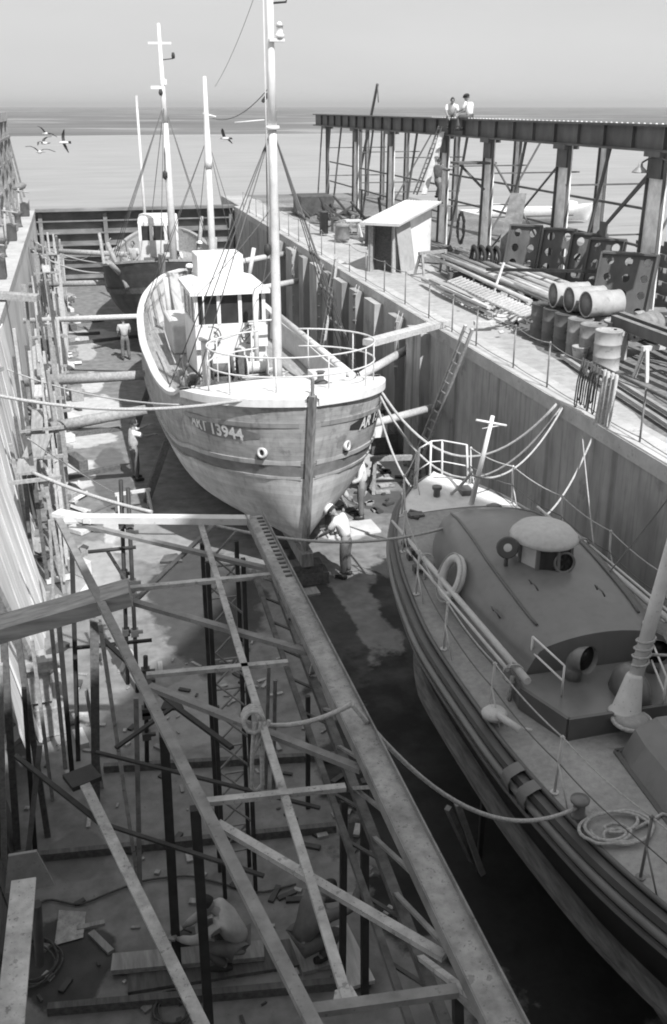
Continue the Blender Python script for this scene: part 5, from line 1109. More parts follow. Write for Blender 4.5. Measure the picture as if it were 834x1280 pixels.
# welded scaffold poles beside the trawler (with clamps)
sp = thing('scaffold', 'dark tube scaffold poles with clamps standing left of the steel frame end', 'scaffold', P(163, 865, 0))
for (xt, yt, xb, yb) in [(151, 600, 160, 855), (160, 610, 172, 865), (182, 820, 184, 960)]:
    bp = P(xb, yb, 0); tp = PY(xt, yt, bp.y); mb = MB(); mb.tube([bp, tp], .035, 8); mb.build('scaffold_tube', M['darksteel'], sp, world=True)
    for k in (.3, .5, .55, .8, .84):
        c = bp.lerp(tp, k + random.uniform(-.03, .03)); mb = MB(); mb.box(c, (.13, .13, .12)); mb.box(c + Vector((.08, 0, 0)), (.12, .05, .05)); mb.build('clamp', M['plate'], sp, world=True)
for (x1_, y1_, x2_, y2_, z) in [(110, 690, 170, 684, 3.0), (95, 810, 190, 800, 2.2), (135, 690, 160, 730, 2.6)]:
    mb = MB(); mb.tube([P(x1_, y1_, z), P(x2_, y2_, z)], .03, 7); mb.build('scaffold_tube', M['darksteel'], sp, world=True)
# ================================================================== left side: boards against the wall, staging, blocks
def boards(x1, y1, x2, y2, x3, y3, x4, y4, zb, zt, m_, label):
    mb = MB(); A, B, C_, D = P(x1, y1, zt), P(x2, y2, zt), P(x3, y3, zb), P(x4, y4, zb); mb.prism([A, B, C_, D], (-.06, -.02, 0)); return solo('boarding', mb, M[m_], label, 'boarding')
def leanb(Ya, Yb, xt, xb, zt, m_, label, zb=.0):
    mb = MB(); n = max(2, int((Yb - Ya) / .45))
    for i in range(n):
        y = Ya + (Yb - Ya) * i / n; w_ = (Yb - Ya) / n * .93; j = random.uniform(-.08, .08)
        mb.prism([(xb + j * .4, y, zb), (xb + j * .4, y + w_, zb), (xt, y + w_, zt + j), (xt, y, zt + j)], (.035, 0, .01))
    return solo('boarding', mb, M[m_], label, 'boarding')
leanb(13.2, 19.5, -2.22, -1.38, 4.45, 'wallwhite', 'pale upright boards leaning on the left dock wall beside the steel frame end')
leanb(20.3, 27.5, -2.22, -1.75, 4.25, 'wallwhite', 'pale upright boards leaning on the left dock wall opposite the trawler bow')
leanb(9.6, 12.4, -2.24, -1.7, 3.6, 'wooddark', 'dark boards leaning on the near left dock wall')
mb = MB(); mb.bar((-1.15, 15.0, .02), (-2.0, 12.9, 4.9), .18, .1); solo('plank', mb, M['wood'], 'grey plank leaning before the pale boards above the heavy timber', 'plank')
# staging: uprights, ledgers and rails along the left wall
st_n = 0
for y in np.arange(19.5, 56, 2.3):
    t = thing('staging', 'timber staging bay standing along the left dock wall', 'staging', (-1.3, y, 0), 0, 'timber staging bays along the left wall')
    h = random.uniform(2.6, 4.4)
    for (x, dy_) in ((-1.75, 0), (-.95, .1), (-1.7, 1.5), (-.98, 1.55), (-1.3, .7)):
        mb = MB(); mb.bar((x + random.uniform(-.06, .06), y + dy_, 0), (x + random.uniform(-.22, .12), y + dy_ + random.uniform(-.1, .1), h * random.uniform(.8, 1.1)), .08); mb.build('upright', M[random.choice(['wood', 'woodlight', 'wooddark'])], t, world=True)
    for z in random.choice([(h * .42,), (h * .3, h * .8), (h * .6,), (h * .85,)]):
        mb = MB(); mb.bar((-1.95, y, z), (-.8, y + .05, z + .03), .07); mb.build('ledger', M['wood'], t, world=True)
        mb = MB(); mb.box((-1.35 + random.uniform(-.15, .1), y + .75, z + .07), (random.uniform(.2, .5), random.uniform(.8, 1.9), .05), rz=random.uniform(-.1, .1)); mb.build('deck_board', M[random.choice(['wood', 'woodlight'])], t, world=True)
    mb = MB(); mb.bar((-.97, y, .3), (-1.0, y + 1.5, h * .75), .05); mb.build('brace', M['wood'], t, world=True)
    if y > 16: t['label'] = 'timber staging bay standing along the left dock wall'
# stacked blocks along the left wall foot
def block(c, d, rz, m_, label, grp=None): 
    mb = MB(); mb.box((c[0], c[1], c[2] + d[2] / 2), d, rz); return solo('keel_block', mb, M[m_], label, 'block', grp, bevel=.02)
for (x, y, z, lab) in [(36, 885, 0, 'lower left timber block in the stack under the heavy timber'), (42, 865, .62, 'upper timber block in the stack under the heavy timber'), (62, 905, 0, 'wide timber block at the foot of the block stack')]:
    p = P(x, y, z); block((p.x, p.y, z), (.55, .8, .55), .1, 'wood', lab)
mb = MB(); mb.box(P(103, 972, 3.4), (.3, .25, .05), rz=.4); mb.build('gusset_plate', M['darksteel'], FR, world=True)
mb = MB(); a = P(28, 832, 1.4); mb.bar(a, P(78, 825, 1.4), .22, .14); solo('timber', mb, M['wood'], 'squared timber laid across the stack of blocks at left', 'timber')
for i, y in enumerate(np.arange(20.5, 55, 2.4)):
    x = -.75 + random.uniform(-.3, .15)
    block((x, y, 0), (random.uniform(.2, .5), random.uniform(.3, .9), random.uniform(.12, .4)), random.random(), random.choice(['wood', 'whitedirty', 'wooddark']), 'loose timber block standing on the floor along the left staging', 'loose blocks along the left staging')
mb = MB()
for i in range(150):
    y = random.uniform(14, 57); x = random.uniform(-2.0, -.5); s_ = random.uniform(.06, .25)
    Mx = Matrix.Rotation(random.random() * 6, 3, 'Z') @ Matrix.Rotation(random.uniform(-.7, .7), 3, 'X'); mb.box((x, y, s_ * .3), (s_ * random.uniform(1, 4), s_, s_ * .5), M=Mx, mi=i % 3)
solo('debris', mb, [M['wood'], M['whitedirty'], M['plate']], 'scattered timber offcuts and debris at the foot of the left staging', 'debris', kind='stuff')
# clutter on the left coping: bollards, chains, winches and the far gantry end
for i, y in enumerate(np.arange(30, 58, 2.6)):
    x = -2.75 + random.uniform(-.25, .1); mb = MB(); k = i % 4
    if k == 0: mb.lathe([(.2, 0), (.16, .1), (.14, .5), (.24, .6), (.24, .68), (.001, .7)], (x, y, W + .04), 12); lab, cat_, nm = 'mooring bollard on the left coping', 'bollard', 'bollard'
    elif k == 1: mb.tube([(x, y, W), (x + .1, y + .1, W + 1.6)], .05, 6); mb.tube([(x, y, W + 1.5), (x + .6, y, W + 1.4)], .03, 5); lab, cat_, nm = 'thin iron davit on the left coping', 'davit', 'davit'
    elif k == 2: mb.box((x, y, W + .35), (.5, .7, .6)); mb.tube([(x, y - .3, W + .5), (x, y + .4, W + .5)], .22, 10); lab, cat_, nm = 'hand winch standing on the left coping', 'winch', 'hand_winch'
    else:
        for q in range(3): mb.bar((x - .1 * q, y - .5, W + .1 + .1 * q), (x + .1, y + 1.2, W + .12 + .1 * q), .12, .08)
        lab, cat_, nm = 'pile of short timbers on the left coping', 'timber', 'timber_pile'
    solo(nm, mb, M[['rust', 'lightsteel', 'plate', 'wood'][k]], lab, cat_, 'items along the left coping: ' + nm)
mb = MB(); c = PX(22, 234, -3.0); mb.lathe([(.001, -.3), (.12, -.2), (.2, .1), (.16, .35), (.001, .5)], c, 10, Vector((1, .1, .25)).to_track_quat('Z', 'Y').to_matrix()); mb.tube([c, c + Vector((-.2, 0, -1.2)), (c.x - .2, c.y, W)], .04, 6)
solo('crane_hook', mb, M['midsteel'], 'big grey block hanging on a wire above the left coping', 'hook block')
LG = thing('crane_gantry', 'far end of the left crane gantry, cut off by the picture edge', 'gantry', (-4.2, 62, W))
GLX = -3.75
mb = MB(); mb.box((GLX - .3, 60, ZT - .1), (.7, 18, .5)); mb.build('crane_beam', M['lightsteel'], LG, world=True)
for y in (52.5, 56.5, 60.5, 64.5, 68):
    mb = MB(); mb.bar((GLX, y, W), (GLX - .1, y + .1, ZT - .2), .3, .3); mb.build('column', M['midsteel'], LG, world=True)
    mb = MB(); mb.bar((GLX + .55, y + .6, W), (GLX - .1, y + .1, ZT - .3), .12); mb.build('brace', M['midsteel'], LG, world=True)
for z in (5.4, 6.6, 7.8): mb = MB(); mb.bar((GLX + .1, 51, z), (GLX + .1, 68, z), .12); mb.build('brace', M['midsteel'], LG, world=True)
# I-beam end at the bottom left
ib = thing('steel_joist', 'light topped steel joist with end plate at the bottom left corner', 'steel beam', P(20, 1200, 4.6))
a, b = P(30, 1100, 4.7), P(8, 1330, 4.7); mb = MB(); mb.bar(a, b, .16, .02); mb.build('top_flange', M['lightsteel'], ib, world=True)
mb = MB(); mb.bar(a - Vector((0, 0, .14)), b - Vector((0, 0, .14)), .02, .26); mb.build('web', M['midsteel'], ib, world=True)
mb = MB(); c = P(28, 1085, 4.55); mb.prism([c + Vector((-.14, 0, -.2)), c + Vector((.2, 0, -.2)), c + Vector((.11, 0, .12)), c + Vector((-.08, 0, .12))], (0, .025, 0)); mb.build('end_plate', M['midsteel'], ib, world=True)
mb = MB(); mb.tube([P(46, 1130, 4.4), P(50, 1205, 3.6)], .035, 8); mb.build('pipe', M['plate'], ib, world=True)
# uprights close to the lower left edge
for i, (xt, yt, xb, yb, wd, m_) in enumerate([(4, 790, 22, 1060, .09, 'wooddark'), (18, 770, 60, 1045, .08, 'wooddark'), (50, 930, 35, 1070, .07, 'midsteel'), (0, 830, 6, 1100, .07, 'wood'), (72, 760, 92, 985, .07, 'darksteel'), (62, 650, 70, 800, .05, 'wood'), (40, 800, 66, 1000, .05, 'wood'), (30, 860, 44, 1060, .06, 'darksteel')]):
    bp = P(xb, yb, 0); tp = PY(xt, yt, bp.y); mb = MB(); mb.bar(bp, tp, wd)
    solo('prop', mb, M[m_], ['dark prop at the left edge below the heavy timber', 'long dark slanting prop below the heavy timber', 'short grey prop by the near floor rail', 'thin prop cut by the left picture edge', 'dark steel prop right of the block stack', 'thin prop above the heavy timber', 'thin slanting prop before the block stack', 'dark thin prop near the joist end'][i], 'prop')
# floor things at the bottom
def flat(x1, y1, x2, y2, w_, h_, m_, label, nm='plank', z=.0, cat='plank'):
    a, b = P(x1, y1, z + h_ / 2), P(x2, y2, z + h_ / 2); mb = MB(); mb.bar(a, b, w_, h_); return solo(nm, mb, M[m_], label, cat)
flat(140, 1205, 330, 1188, .26, .07, 'wood', 'long plank under the feet of the squatting worker', z=.06)
flat(160, 1224, 440, 1180, .42, .05, 'wooddark', 'wide dark plank behind the long plank')
flat(418, 1160, 452, 1232, .34, .05, 'woodlight', 'pale plank pointing at the seated worker at the bottom', z=.07)
flat(370, 1196, 430, 1180, .55, .06, 'wood', 'broad plank below the seated worker', z=.01)
flat(395, 690, 400, 720, .2, .03, 'midsteel', 'small plate lying by the trawler keel'); flat(362, 720, 398, 715, .3, .04, 'wood', 'short board with rope by the trawler forefoot'); flat(372, 742, 398, 738, .32, .04, 'wood', 'second short board by the trawler forefoot')
flat(405, 665, 470, 657, .75, .05, 'whitedirty', 'pale board on the floor behind the stooping men'); 
mb = MB(); c = P(86, 1158, .02); mb.prism([P(68, 1182, .02), P(104, 1172, .02), P(108, 1140, .02), P(74, 1138, .02)], (0, 0, .006)); solo('paper_sheet', mb, M['lightsteel'], 'grey square sheet lying on the floor at lower left', 'sheet')
for i, (x, y, r_) in enumerate([(42, 1205, .28), (215, 1265, .2)]):
    mb = MB(); c = P(x, y, .04)
    for k in range(4): mb.tube([c + Vector((.05 * math.sin(k * 2.1) + (r_ + .02 * math.sin(3 * a + k)) * math.cos(a), .06 * math.cos(k * 1.7) + r_ * 1.15 * math.sin(a), .02 * k + .01 * math.sin(a * 2))) for a in np.linspace(0, 6.28, 30)], .013, 5)
    solo('cable_coil', mb, M['ropedark'], ['coil of welding cable at the foot of the joist', 'small coil of cable at the bottom edge'][i], 'cable')
pts = [P(*q, .03) for q in [(30, 1140), (60, 1125), (100, 1130), (140, 1115), (185, 1100), (230, 1095), (330, 1115), (370, 1105)]]
mb = MB(); mb.tube([Vector((pw([(i, p.x) for i, p in enumerate(pts)], t), pw([(i, p.y) for i, p in enumerate(pts)], t), .03)) for t in np.linspace(0, 7, 50)], .015, 5); solo('welding_cable', mb, M['ropedark'], 'welding cable trailing across the floor to the workers', 'cable')
mb = MB(); c = P(230, 1180, .05); mb.box(c + Vector((0, 0, .08)), (.3, .18, .16)); mb.tube([c + Vector((-.1, 0, .16)), c + Vector((0, 0, .24)), c + Vector((.1, 0, .16))], .012, 5); solo('tool_box', mb, M['plate'], 'small dark tool box beside the squatting worker', 'tool box')
mb = MB()
for i in range(170):
    c = Vector((random.uniform(-1.8, 3.2), random.uniform(7.5, 17), .02)); s_ = random.uniform(.02, .09); mb.box(c, (s_ * random.uniform(1, 5), s_, s_ * .5), rz=random.random() * 3, mi=i % 3)
solo('debris', mb, [M['wood'], M['plate'], M['lightsteel']], 'small offcuts and welding scraps littering the shaded near floor', 'debris', kind='stuff')
for i, (x0_, y0_, x1_, y1_) in enumerate([(20, 1000, 420, 985), (20, 1130, 430, 1118), (150, 905, 420, 893), (-20, 1245, 440, 1240)]):
    pass
# keel blocks and side shores under the boats
for i in range(9):
    y = 18.9 + 2.05 * i; c = TM[T1.name] @ Vector((0, y - 18.15, 0)); mb = MB(); mb.box((c.x, c.y, .14), (.95, .42, .26)); mb.box((c.x, c.y, .37), (.7, .36, .2))
    solo('keel_block', mb, M['wooddark'], 'dark keel block under the pale trawler', 'block', 'keel blocks under the pale trawler')
for i in range(6):
    c = TM[B3.name] @ Vector((0, 2.2 + 1.8 * i, 0)); mb = MB(); mb.box((c.x, c.y, .15), (.9, .4, .28)); mb.box((c.x, c.y, .44), (.6, .34, .26)); solo('keel_block', mb, M['wooddark'], 'dark keel block under the lifeboat', 'block', 'keel blocks under the lifeboat')
for i in range(4):
    c = TM[T2.name] @ Vector((0, 2 + 3.2 * i, 0)); mb = MB(); mb.box((c.x, c.y, .25), (.9, .4, .5)); solo('keel_block', mb, M['wooddark'], 'dark keel block under the dark hulled trawler', 'block', 'keel blocks under the dark trawler')
for i, (x, y, sx) in enumerate(((1.75, 24.5, -1), (1.7, 30.0, -1), (6.1, 24.0, 1), (6.3, 30.0, 1))):
    mb = MB(); mb.bar((x + sx * .7, y, 0), (x - sx * .1, y, 2.0), .18); solo('bilge_shore', mb, M['wooddark'], ['left bilge shore near the man in white', 'left bilge shore amidships', 'right bilge shore near the bow men', 'right bilge shore amidships'][i] + ' holding the pale trawler', 'shore')
for i, (x1_, y1_, x2_, y2_) in enumerate(((572, 1005, 603, 1092), (560, 1010, 590, 1075))):
    bp = P(x2_, y2_, .0); mb = MB(); mb.bar(P(x1_, y1_, 1.5), P(x2_, y2_, .25), .07); solo('bilge_prop', mb, M['midsteel'], ['front', 'rear'][i] + ' of the two thin props below the lifeboat belting', 'prop')
mb = MB(); c = P(598, 1090, .0); mb.bar(c, c + Vector((0, 0, 1.2)), .06); solo('bilge_prop', mb, M['darksteel'], 'dark upright prop under the lifeboat side', 'prop')
tres(P(497, 612, 0), R(-8), 'work trestle standing between the trawler bow and the right wall', 1.25)
tres(P(168, 640, 0), R(10), 'pale low trestle in front of the man in white', .75, 'whitedirty')
mb = MB(); mb.box(P(460, 570, 0) + Vector((0, 0, .9)), (1.0, .5, .55)); solo('crate', mb, M['white'], 'white box beside the trawler bow on the right', 'crate')
mb = MB()
for i in range(5): mb.box((8.15, 27 + i * 1.1, .3 + .25 * (i % 2)), (.8, .7, .6 + .3 * (i % 3)), rz=.2 * i)
solo('block_pile', mb, M['wooddark'], 'row of dark timber blocks stacked at the foot of the right wall', 'blocks')
mb = MB()
for i in range(70):
    c = P(random.uniform(395, 520), random.uniform(560, 640), .04); s_ = random.uniform(.05, .2); mb.box(c, (s_ * 2, s_, .05), rz=random.random() * 3, mi=i % 2)
solo('debris', mb, [M['wood'], M['plate']], 'small offcuts scattered on the floor right of the trawler bow', 'debris', kind='stuff')
# ================================================================== people
def skinmesh(verts, edges, rad, sub=2, root=0):
    me = bpy.data.meshes.new('skin'); me.from_pydata([tuple(v) for v in verts], edges, []); o = bpy.data.objects.new('skin', me); COL.objects.link(o)
    md = o.modifiers.new('s', 'SKIN'); md.use_smooth_shade = True
    for i, r_ in enumerate(rad):
        sv = me.skin_vertices[0].data[i]; sv.radius = (r_, r_) if not isinstance(r_, tuple) else r_; sv.use_root = (i == root)
    if sub: s_ = o.modifiers.new('d', 'SUBSURF'); s_.levels = sub; s_.render_levels = sub
    dg = bpy.context.evaluated_depsgraph_get(); out = bpy.data.meshes.new_from_object(o.evaluated_get(dg)); bpy.data.objects.remove(o)
    vs = [v.co.copy() for v in out.vertices]; fs = [list(p.vertices) for p in out.polygons]; bpy.data.meshes.remove(out); return vs, fs
def person(label, loc, rz, J, shirt, pants, hat=None, hair='hair', sleeves=.55, group=None):
    """J: joint positions, x right, y forward, z up, for hip, chest, neck, head and (l/r) shoulder elbow hand hipj knee ankle"""
    t = thing('person', label, 'person', loc, rz, group); V = Vector
    g = {k: V(v) for k, v in J.items()}
    up = (g['head'] - g['neck']).normalized(); face = V(J.get('face', (0, 1, -.2))).normalized(); face = (face - up * face.dot(up)).normalized(); side = face.cross(up).normalized()
    hc = g['head']
    vs = [g['hip'], g['hip'].lerp(g['chest'], .5), g['chest'], g['neck'], g['neck'].lerp(hc, .55)]; ra = [.11, .10, .12, .05, .05]; ed = [(0, 1), (1, 2), (2, 3), (3, 4)]
    foot = V((0, .17, 0))
    for s_ in ('l', 'r'):
        b = len(vs); ank = g[s_ + 'ankle']; kf = V(J.get('foot', (0, .16, -.03)))
        vs += [g[s_ + 'shoulder'], g[s_ + 'elbow'], g[s_ + 'hand'], g[s_ + 'hipj'], g[s_ + 'knee'], ank, ank + kf]; ra += [.05, .042, .03, .08, .055, .042, .035]
        ed += [(2, b), (b, b + 1), (b + 1, b + 2), (0, b + 3), (b + 3, b + 4), (b + 4, b + 5), (b + 5, b + 6)]
    sv, sf = skinmesh(vs, ed, ra, 1)
    mb = MB(); mb.add(sv, sf, 0, True)
    # head: ellipsoid with brow, nose, chin, ears
    Mh = Matrix((side, face, up)).transposed(); rows = []
    for i in range(13):
        th = math.pi * i / 12; r = []
        for j in range(17):
            ph = 2 * math.pi * j / 16; x = .078 * math.sin(th) * math.cos(ph); y = .098 * math.sin(th) * math.sin(ph); z = .122 * math.cos(th)
            if z < 0: x *= 1 + z * 2.0; y = y * (1 + z * 1.0) + (.012 if y > 0 else 0)
            r.append(hc + Mh @ V((x, y, z)))
        rows.append(r)
    mb.grid(rows)
    mb.lathe([(.016, -.02), (.018, 0), (.003, .035)], hc + Mh @ V((0, .09, -.02)), 6, Mh @ Matrix.Rotation(R(-60), 3, 'X'))
    for s_ in (-1, 1): mb.lathe([(.001, -.012), (.024, 0), (.001, .012)], hc + Mh @ V((s_ * .08, -.005, -.01)), 8, Mh @ Matrix.Rotation(R(90), 3, 'Y'))
    # hands
    for s_ in ('l', 'r'):
        h = g[s_ + 'hand']; d = (h - g[s_ + 'elbow']).normalized(); n = d.cross(V((0, 0, 1))); n = n.normalized() if n.length > .1 else V((1, 0, 0)); c_ = n.cross(d); sg = -1 if s_ == 'l' else 1
        mb.bar(h, h + d * .085, .075, .03, upv=tuple(c_))
        for k, ln in enumerate((.07, .08, .075, .06)):
            q = h + d * .08 + n * (.028 - .0185 * k); mb.tube([q, q + d * ln * .5 - c_ * .008, q + d * ln * .85 - c_ * .035], [.0095, .009, .007], 6)
        q = h + d * .02 + n * .036; mb.tube([q, q + n * .03 + d * .03, q + n * .035 + d * .065 - c_ * .02], [.012, .011, .008], 6)
    mb.build('body', M['skin'], t)
    m2 = MB()
    for s_ in (-1, 1): m2.lathe([(.011, 0), (.001, .004)], hc + Mh @ V((s_ * .032, .089, .012)), 8, Mh @ Matrix.Rotation(R(-90), 3, 'X'))
    m2.bar(hc + Mh @ V((-.022, .094, -.058)), hc + Mh @ V((.022, .094, -.058)), .006); m2.build('eyes_and_mouth', M['hair'], t)
    def cloth(vs, ed, ra, nm, m_, sub=1):
        a_, b_ = skinmesh(vs, ed, ra, sub); mb = MB(); mb.add(a_, b_, 0, True); mb.build(nm, M[m_], t)
    vs = [g['hip'] + (g['chest'] - g['hip']) * .05, g['hip'].lerp(g['chest'], .5), g['chest'], g['neck'].lerp(g['chest'], .25)]; ra = [.165, .15, .175, .085]; ed = [(0, 1), (1, 2), (2, 3)]
    for s_ in ('l', 'r'):
        b = len(vs); sh, el, ha = g[s_ + 'shoulder'], g[s_ + 'elbow'], g[s_ + 'hand']
        if sleeves <= .55: vs += [sh, sh.lerp(el, .85)]; ra += [.082, .07]; ed += [(2, b), (b, b + 1)]
        else: vs += [sh, el, el.lerp(ha, .85)]; ra += [.08, .065, .048]; ed += [(2, b), (b, b + 1), (b + 1, b + 2)]
    cloth(vs, ed, ra, 'shirt', shirt)
    vs = [g['hip'].lerp(g['chest'], .12), g['hip']]; ra = [.155, .165]; ed = [(0, 1)]
    for s_ in ('l', 'r'):
        b = len(vs); vs += [g[s_ + 'hipj'], g[s_ + 'hipj'].lerp(g[s_ + 'knee'], .5), g[s_ + 'knee'], g[s_ + 'knee'].lerp(g[s_ + 'ankle'], .93)]; ra += [.115, .10, .082, .07]; ed += [(1, b), (b, b + 1), (b + 1, b + 2), (b + 2, b + 3)]
    cloth(vs, ed, ra, 'trousers', pants)
    for s_ in ('l', 'r'):
        an = g[s_ + 'ankle']; kf = V(J.get('foot', (0, .16, -.03))); m2 = MB(); m2.tube([an - kf * .4 + V((0, 0, -.02)), an + V((0, 0, -.02)), an + kf * .7, an + kf * 1.25], [.04, .052, .047, .03], 10); m2.build('shoe', M['shoe'], t)
    m2 = MB(); rows = []
    for i in range(8):
        th = math.pi * .56 * i / 7; rows.append([hc + Mh @ V((.086 * math.sin(th) * math.cos(p_), .106 * math.sin(th) * math.sin(p_) * (1 if math.sin(p_) < .2 else .9) - .010, .130 * math.cos(th) + (.03 if math.sin(p_) > .3 and i > 5 else 0))) for p_ in np.linspace(0, 2 * math.pi, 17)])
    m2.grid(rows); m2.build('hair', M[hair], t)
    if hat:
        m2 = MB(); m2.lathe([(.13, .05), (.14, .07), (.11, .13), (.05, .155), (.001, .158)], hc, 16, Mh); m2.build('hat', M[hat], t)
    return t
ST = dict(hip=(0, 0, .93), chest=(0, .02, 1.3), neck=(0, .03, 1.48), head=(0, .06, 1.62), lshoulder=(-.2, .02, 1.4), lelbow=(-.25, .06, 1.12), lhand=(-.2, .28, 1.0), rshoulder=(.2, .02, 1.4), relbow=(.25, .06, 1.12), rhand=(.2, .28, 1.02),
          lhipj=(-.1, 0, .9), lknee=(-.11, .03, .5), lankle=(-.12, 0, .08), rhipj=(.1, 0, .9), rknee=(.12, .04, .5), rankle=(.14, 0, .08))
WORK = dict(ST, chest=(0, .12, 1.28), neck=(0, .24, 1.43), head=(0, .36, 1.5), face=(0, 1, -.8), lshoulder=(-.2, .17, 1.36), lelbow=(-.27, .32, 1.12), lhand=(-.2, .55, .95), rshoulder=(.2, .17, 1.36), relbow=(.27, .34, 1.1), rhand=(.18, .6, 1.0))
BEND = dict(ST, hip=(0, -.15, .92), chest=(0, .18, 1.15), neck=(0, .34, 1.22), head=(0, .47, 1.22), face=(0, .6, -1), lshoulder=(-.2, .25, 1.17), lelbow=(-.24, .35, .9), lhand=(-.15, .5, .68), rshoulder=(.2, .25, 1.17), relbow=(.26, .38, .92), rhand=(.18, .58, .78), lhipj=(-.1, -.15, .88), rhipj=(.1, -.15, .88))
CROUCH = dict(hip=(0, -.12, .28), chest=(0, .1, .62), neck=(0, .2, .78), head=(0, .3, .88), face=(0, 1, -.6), lshoulder=(-.2, .14, .7), lelbow=(-.2, .42, .52), lhand=(-.12, .65, .5), rshoulder=(.2, .14, .7), relbow=(.24, .4, .48), rhand=(.12, .6, .42),
              lhipj=(-.11, -.1, .27), lknee=(-.2, .32, .42), lankle=(-.16, .08, .08), rhipj=(.11, -.1, .27), rknee=(.2, .32, .4), rankle=(.16, .06, .08))
SIT = dict(hip=(0, 0, .1), chest=(0, .08, .46), neck=(0, .12, .63), head=(0, .18, .76), lshoulder=(-.2, .08, .56), lelbow=(-.27, .2, .32), lhand=(-.15, .42, .28), rshoulder=(.2, .08, .56), relbow=(.27, .2, .32), rhand=(.15, .42, .26),
           lhipj=(-.1, .02, .08), lknee=(-.14, .42, .08), lankle=(-.14, .44, -.34), rhipj=(.1, .02, .08), rknee=(.14, .42, .07), rankle=(.14, .4, -.35))
REACH = dict(ST, lelbow=(-.28, .25, 1.35), lhand=(-.22, .5, 1.45), relbow=(.26, .28, 1.3), rhand=(.2, .52, 1.3))
# stooping man in a white shirt right of the trawler stem, and his mates
person('man in white shirt and dark trousers stooping at the trawler stem', P(433, 722, 0), R(50), WORK, 'shirtw', 'overall', hat='shirtw')
person('man in light shirt standing by the white box right of the trawler bow', P(452, 648, 0), R(75), ST, 'shirtw', 'trousers', sleeves=.9)
person('man bent low over work between the standing man and the trawler bow', P(412, 668, 0), R(-75), BEND, 'shirtg', 'overall')
person('man standing with bright vest left of the pale trawler, on the trestle side', P(170, 600, 0), R(-80), dict(REACH), 'shirtw', 'trousers')
person('person walking away under the dark trawler bow', P(158, 450, 0), R(10), ST, 'shirtg', 'trousers')
person('worker in grey shirt squatting on the plank and welding at the bottom', P(293, 1200, .12), R(80), CROUCH, 'shirtg', 'trousers', sleeves=.9)
person('worker in dark overalls squatting with his back to us beside the lattice chord', P(385, 1196, .1), R(-70), dict(CROUCH, relbow=(.26, .45, .72), rhand=(.14, .72, .95)), 'trousers', 'overall', sleeves=.9)
person('bareheaded man in white shirt leaning over on top of the gantry beam', Vector((GX, 40.9, ZT + .0)), R(165), dict(SIT, chest=(0, .2, .45), neck=(0, .33, .58), head=(0, .44, .68), face=(0, .6, -.8), lshoulder=(-.2, .26, .47), rshoulder=(.2, .26, .47), lelbow=(-.24, .4, .25), lhand=(-.14, .55, .08), relbow=(.24, .4, .25), rhand=(.14, .5, .06)), 'shirtw', 'overall')
person('man in dark beret sitting astride the gantry beam facing left', Vector((GX, 38.8, ZT + .0)), R(35), SIT, 'shirtw', 'overall', hat='hair')
person('man in dark clothes climbing the ladder below the gantry beam', PX(546, 252, 14.0) - Vector((0, 0, .1)), R(-60), dict(REACH, lknee=(-.12, .25, .62), lankle=(-.12, .1, .3)), 'overall', 'overall', sleeves=.9)
for i, (u, v, z, pose, sh, lab, hat) in enumerate([(-1.2, 4.6, 2.5, ST, 'shirtg', 'man in grey standing left on the foredeck of the dark trawler', None), (.5, 4.9, 2.5, BEND, 'shirtw', 'man in white bending by the mast of the dark trawler', None), (1.5, 4.0, 2.5, ST, 'overall', 'man in dark clothes and pale cap at the right rail of the dark trawler', 'shirtw')]):
    person(lab, TM[T2.name] @ Vector((u, v, z)), R(150 + 40 * i), pose, sh, 'overall', hat)
person('man with pale cap on the side deck behind the white casing of the pale trawler', TM[T1.name] @ Vector((-.62, 13.3, 3.25)), R(200), ST, 'overall', 'overall', 'shirtw')
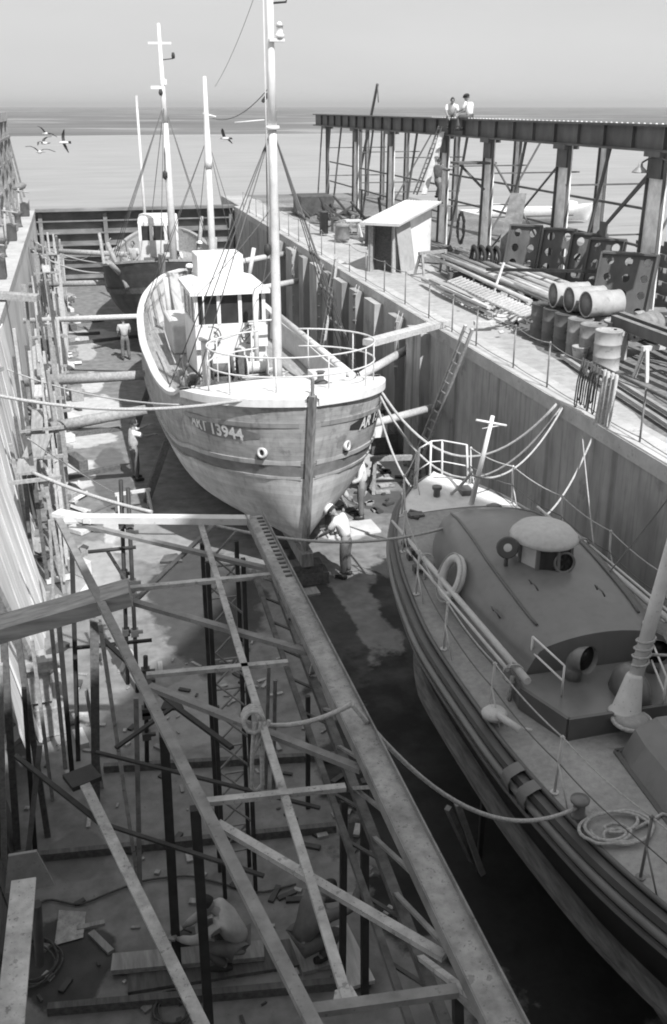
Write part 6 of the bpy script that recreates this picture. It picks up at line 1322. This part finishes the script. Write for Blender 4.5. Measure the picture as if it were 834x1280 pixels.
# ================================================================== gulls over the left side
def gull(label, loc, rz, roll, s=1.0, grp='gulls in flight'):
    mb = MB(); c = Vector((0, 0, 0)); Mr = Matrix.Rotation(rz, 3, 'Z') @ Matrix.Rotation(roll, 3, 'Y')
    mb.lathe([(.001, -.24), (.03, -.2), (.06, -.08), (.065, .02), (.04, .12), (.035, .16), (.03, .2), (.012, .23), (.001, .27)], c, 10, Matrix.Rotation(R(-90), 3, 'X'))
    for s_ in (-1, 1):
        sec = [(0, .07, -.07, .01), (.18, .10, -.05, .12), (.36, .06, -.08, .15), (.62, -.08, -.13, .10)]
        up_ = [Vector((s_ * x, a, z)) for x, a, b, z in sec]; lo = [Vector((s_ * x, b, z)) for x, a, b, z in sec]
        mb.grid([up_, [(p + q) / 2 + Vector((0, 0, .018)) for p, q in zip(up_, lo)], lo], 1, True); mb.grid([up_, [(p + q) / 2 - Vector((0, 0, .008)) for p, q in zip(up_, lo)], lo], 1, True)
    mb.add([(-.05, -.2, 0), (.05, -.2, 0), (.08, -.34, 0), (-.08, -.34, 0), (-.05, -.2, .01), (.05, -.2, .01), (.08, -.34, .01), (-.08, -.34, .01)], [(0, 1, 2, 3), (7, 6, 5, 4), (0, 4, 5, 1), (1, 5, 6, 2), (2, 6, 7, 3), (3, 7, 4, 0)], 1)
    mb.v = [Mr @ v * s for v in mb.v]; mb.v = [v + Vector(loc) for v in mb.v]
    return solo('gull', mb, [M['white'], M['plate']], label, 'gull', grp)
gull('topmost gull of the three flying at the upper left', PY(57, 167, 44), R(40), R(25), .8)
gull('middle gull of the three flying at the upper left', PY(54, 179, 44), R(60), R(-15), .9)
gull('lowest gull of the three at the upper left, white bodied', PY(49, 190, 42), R(30), R(10), 1.0)
gull('single gull gliding right of the flock of three', PY(80, 178, 48), R(80), R(60), .9)
gull('gull gliding between the two masts of the trawlers', PY(281, 173, 50), R(60), R(30), 1.1)
hz_m = bpy.data.materials.new('air'); hz_m.use_nodes = True; hn = hz_m.node_tree; hn.nodes.remove(hn.nodes['Principled BSDF'])
pv = hn.nodes.new('ShaderNodeVolumePrincipled'); pv.inputs['Color'].default_value = (.9, .9, .9, 1); pv.inputs['Density'].default_value = .00022; pv.inputs['Anisotropy'].default_value = .3
hn.links.new(pv.outputs[0], hn.nodes['Material Output'].inputs['Volume'])
mb = MB(); mb.box((500, 6900, 20), (9000, 14400, 44)); hb_ = mb.build('haze', hz_m); hb_['kind'] = 'stuff'; hb_['label'] = 'thin sea haze over the lagoon'; hb_['category'] = 'haze'
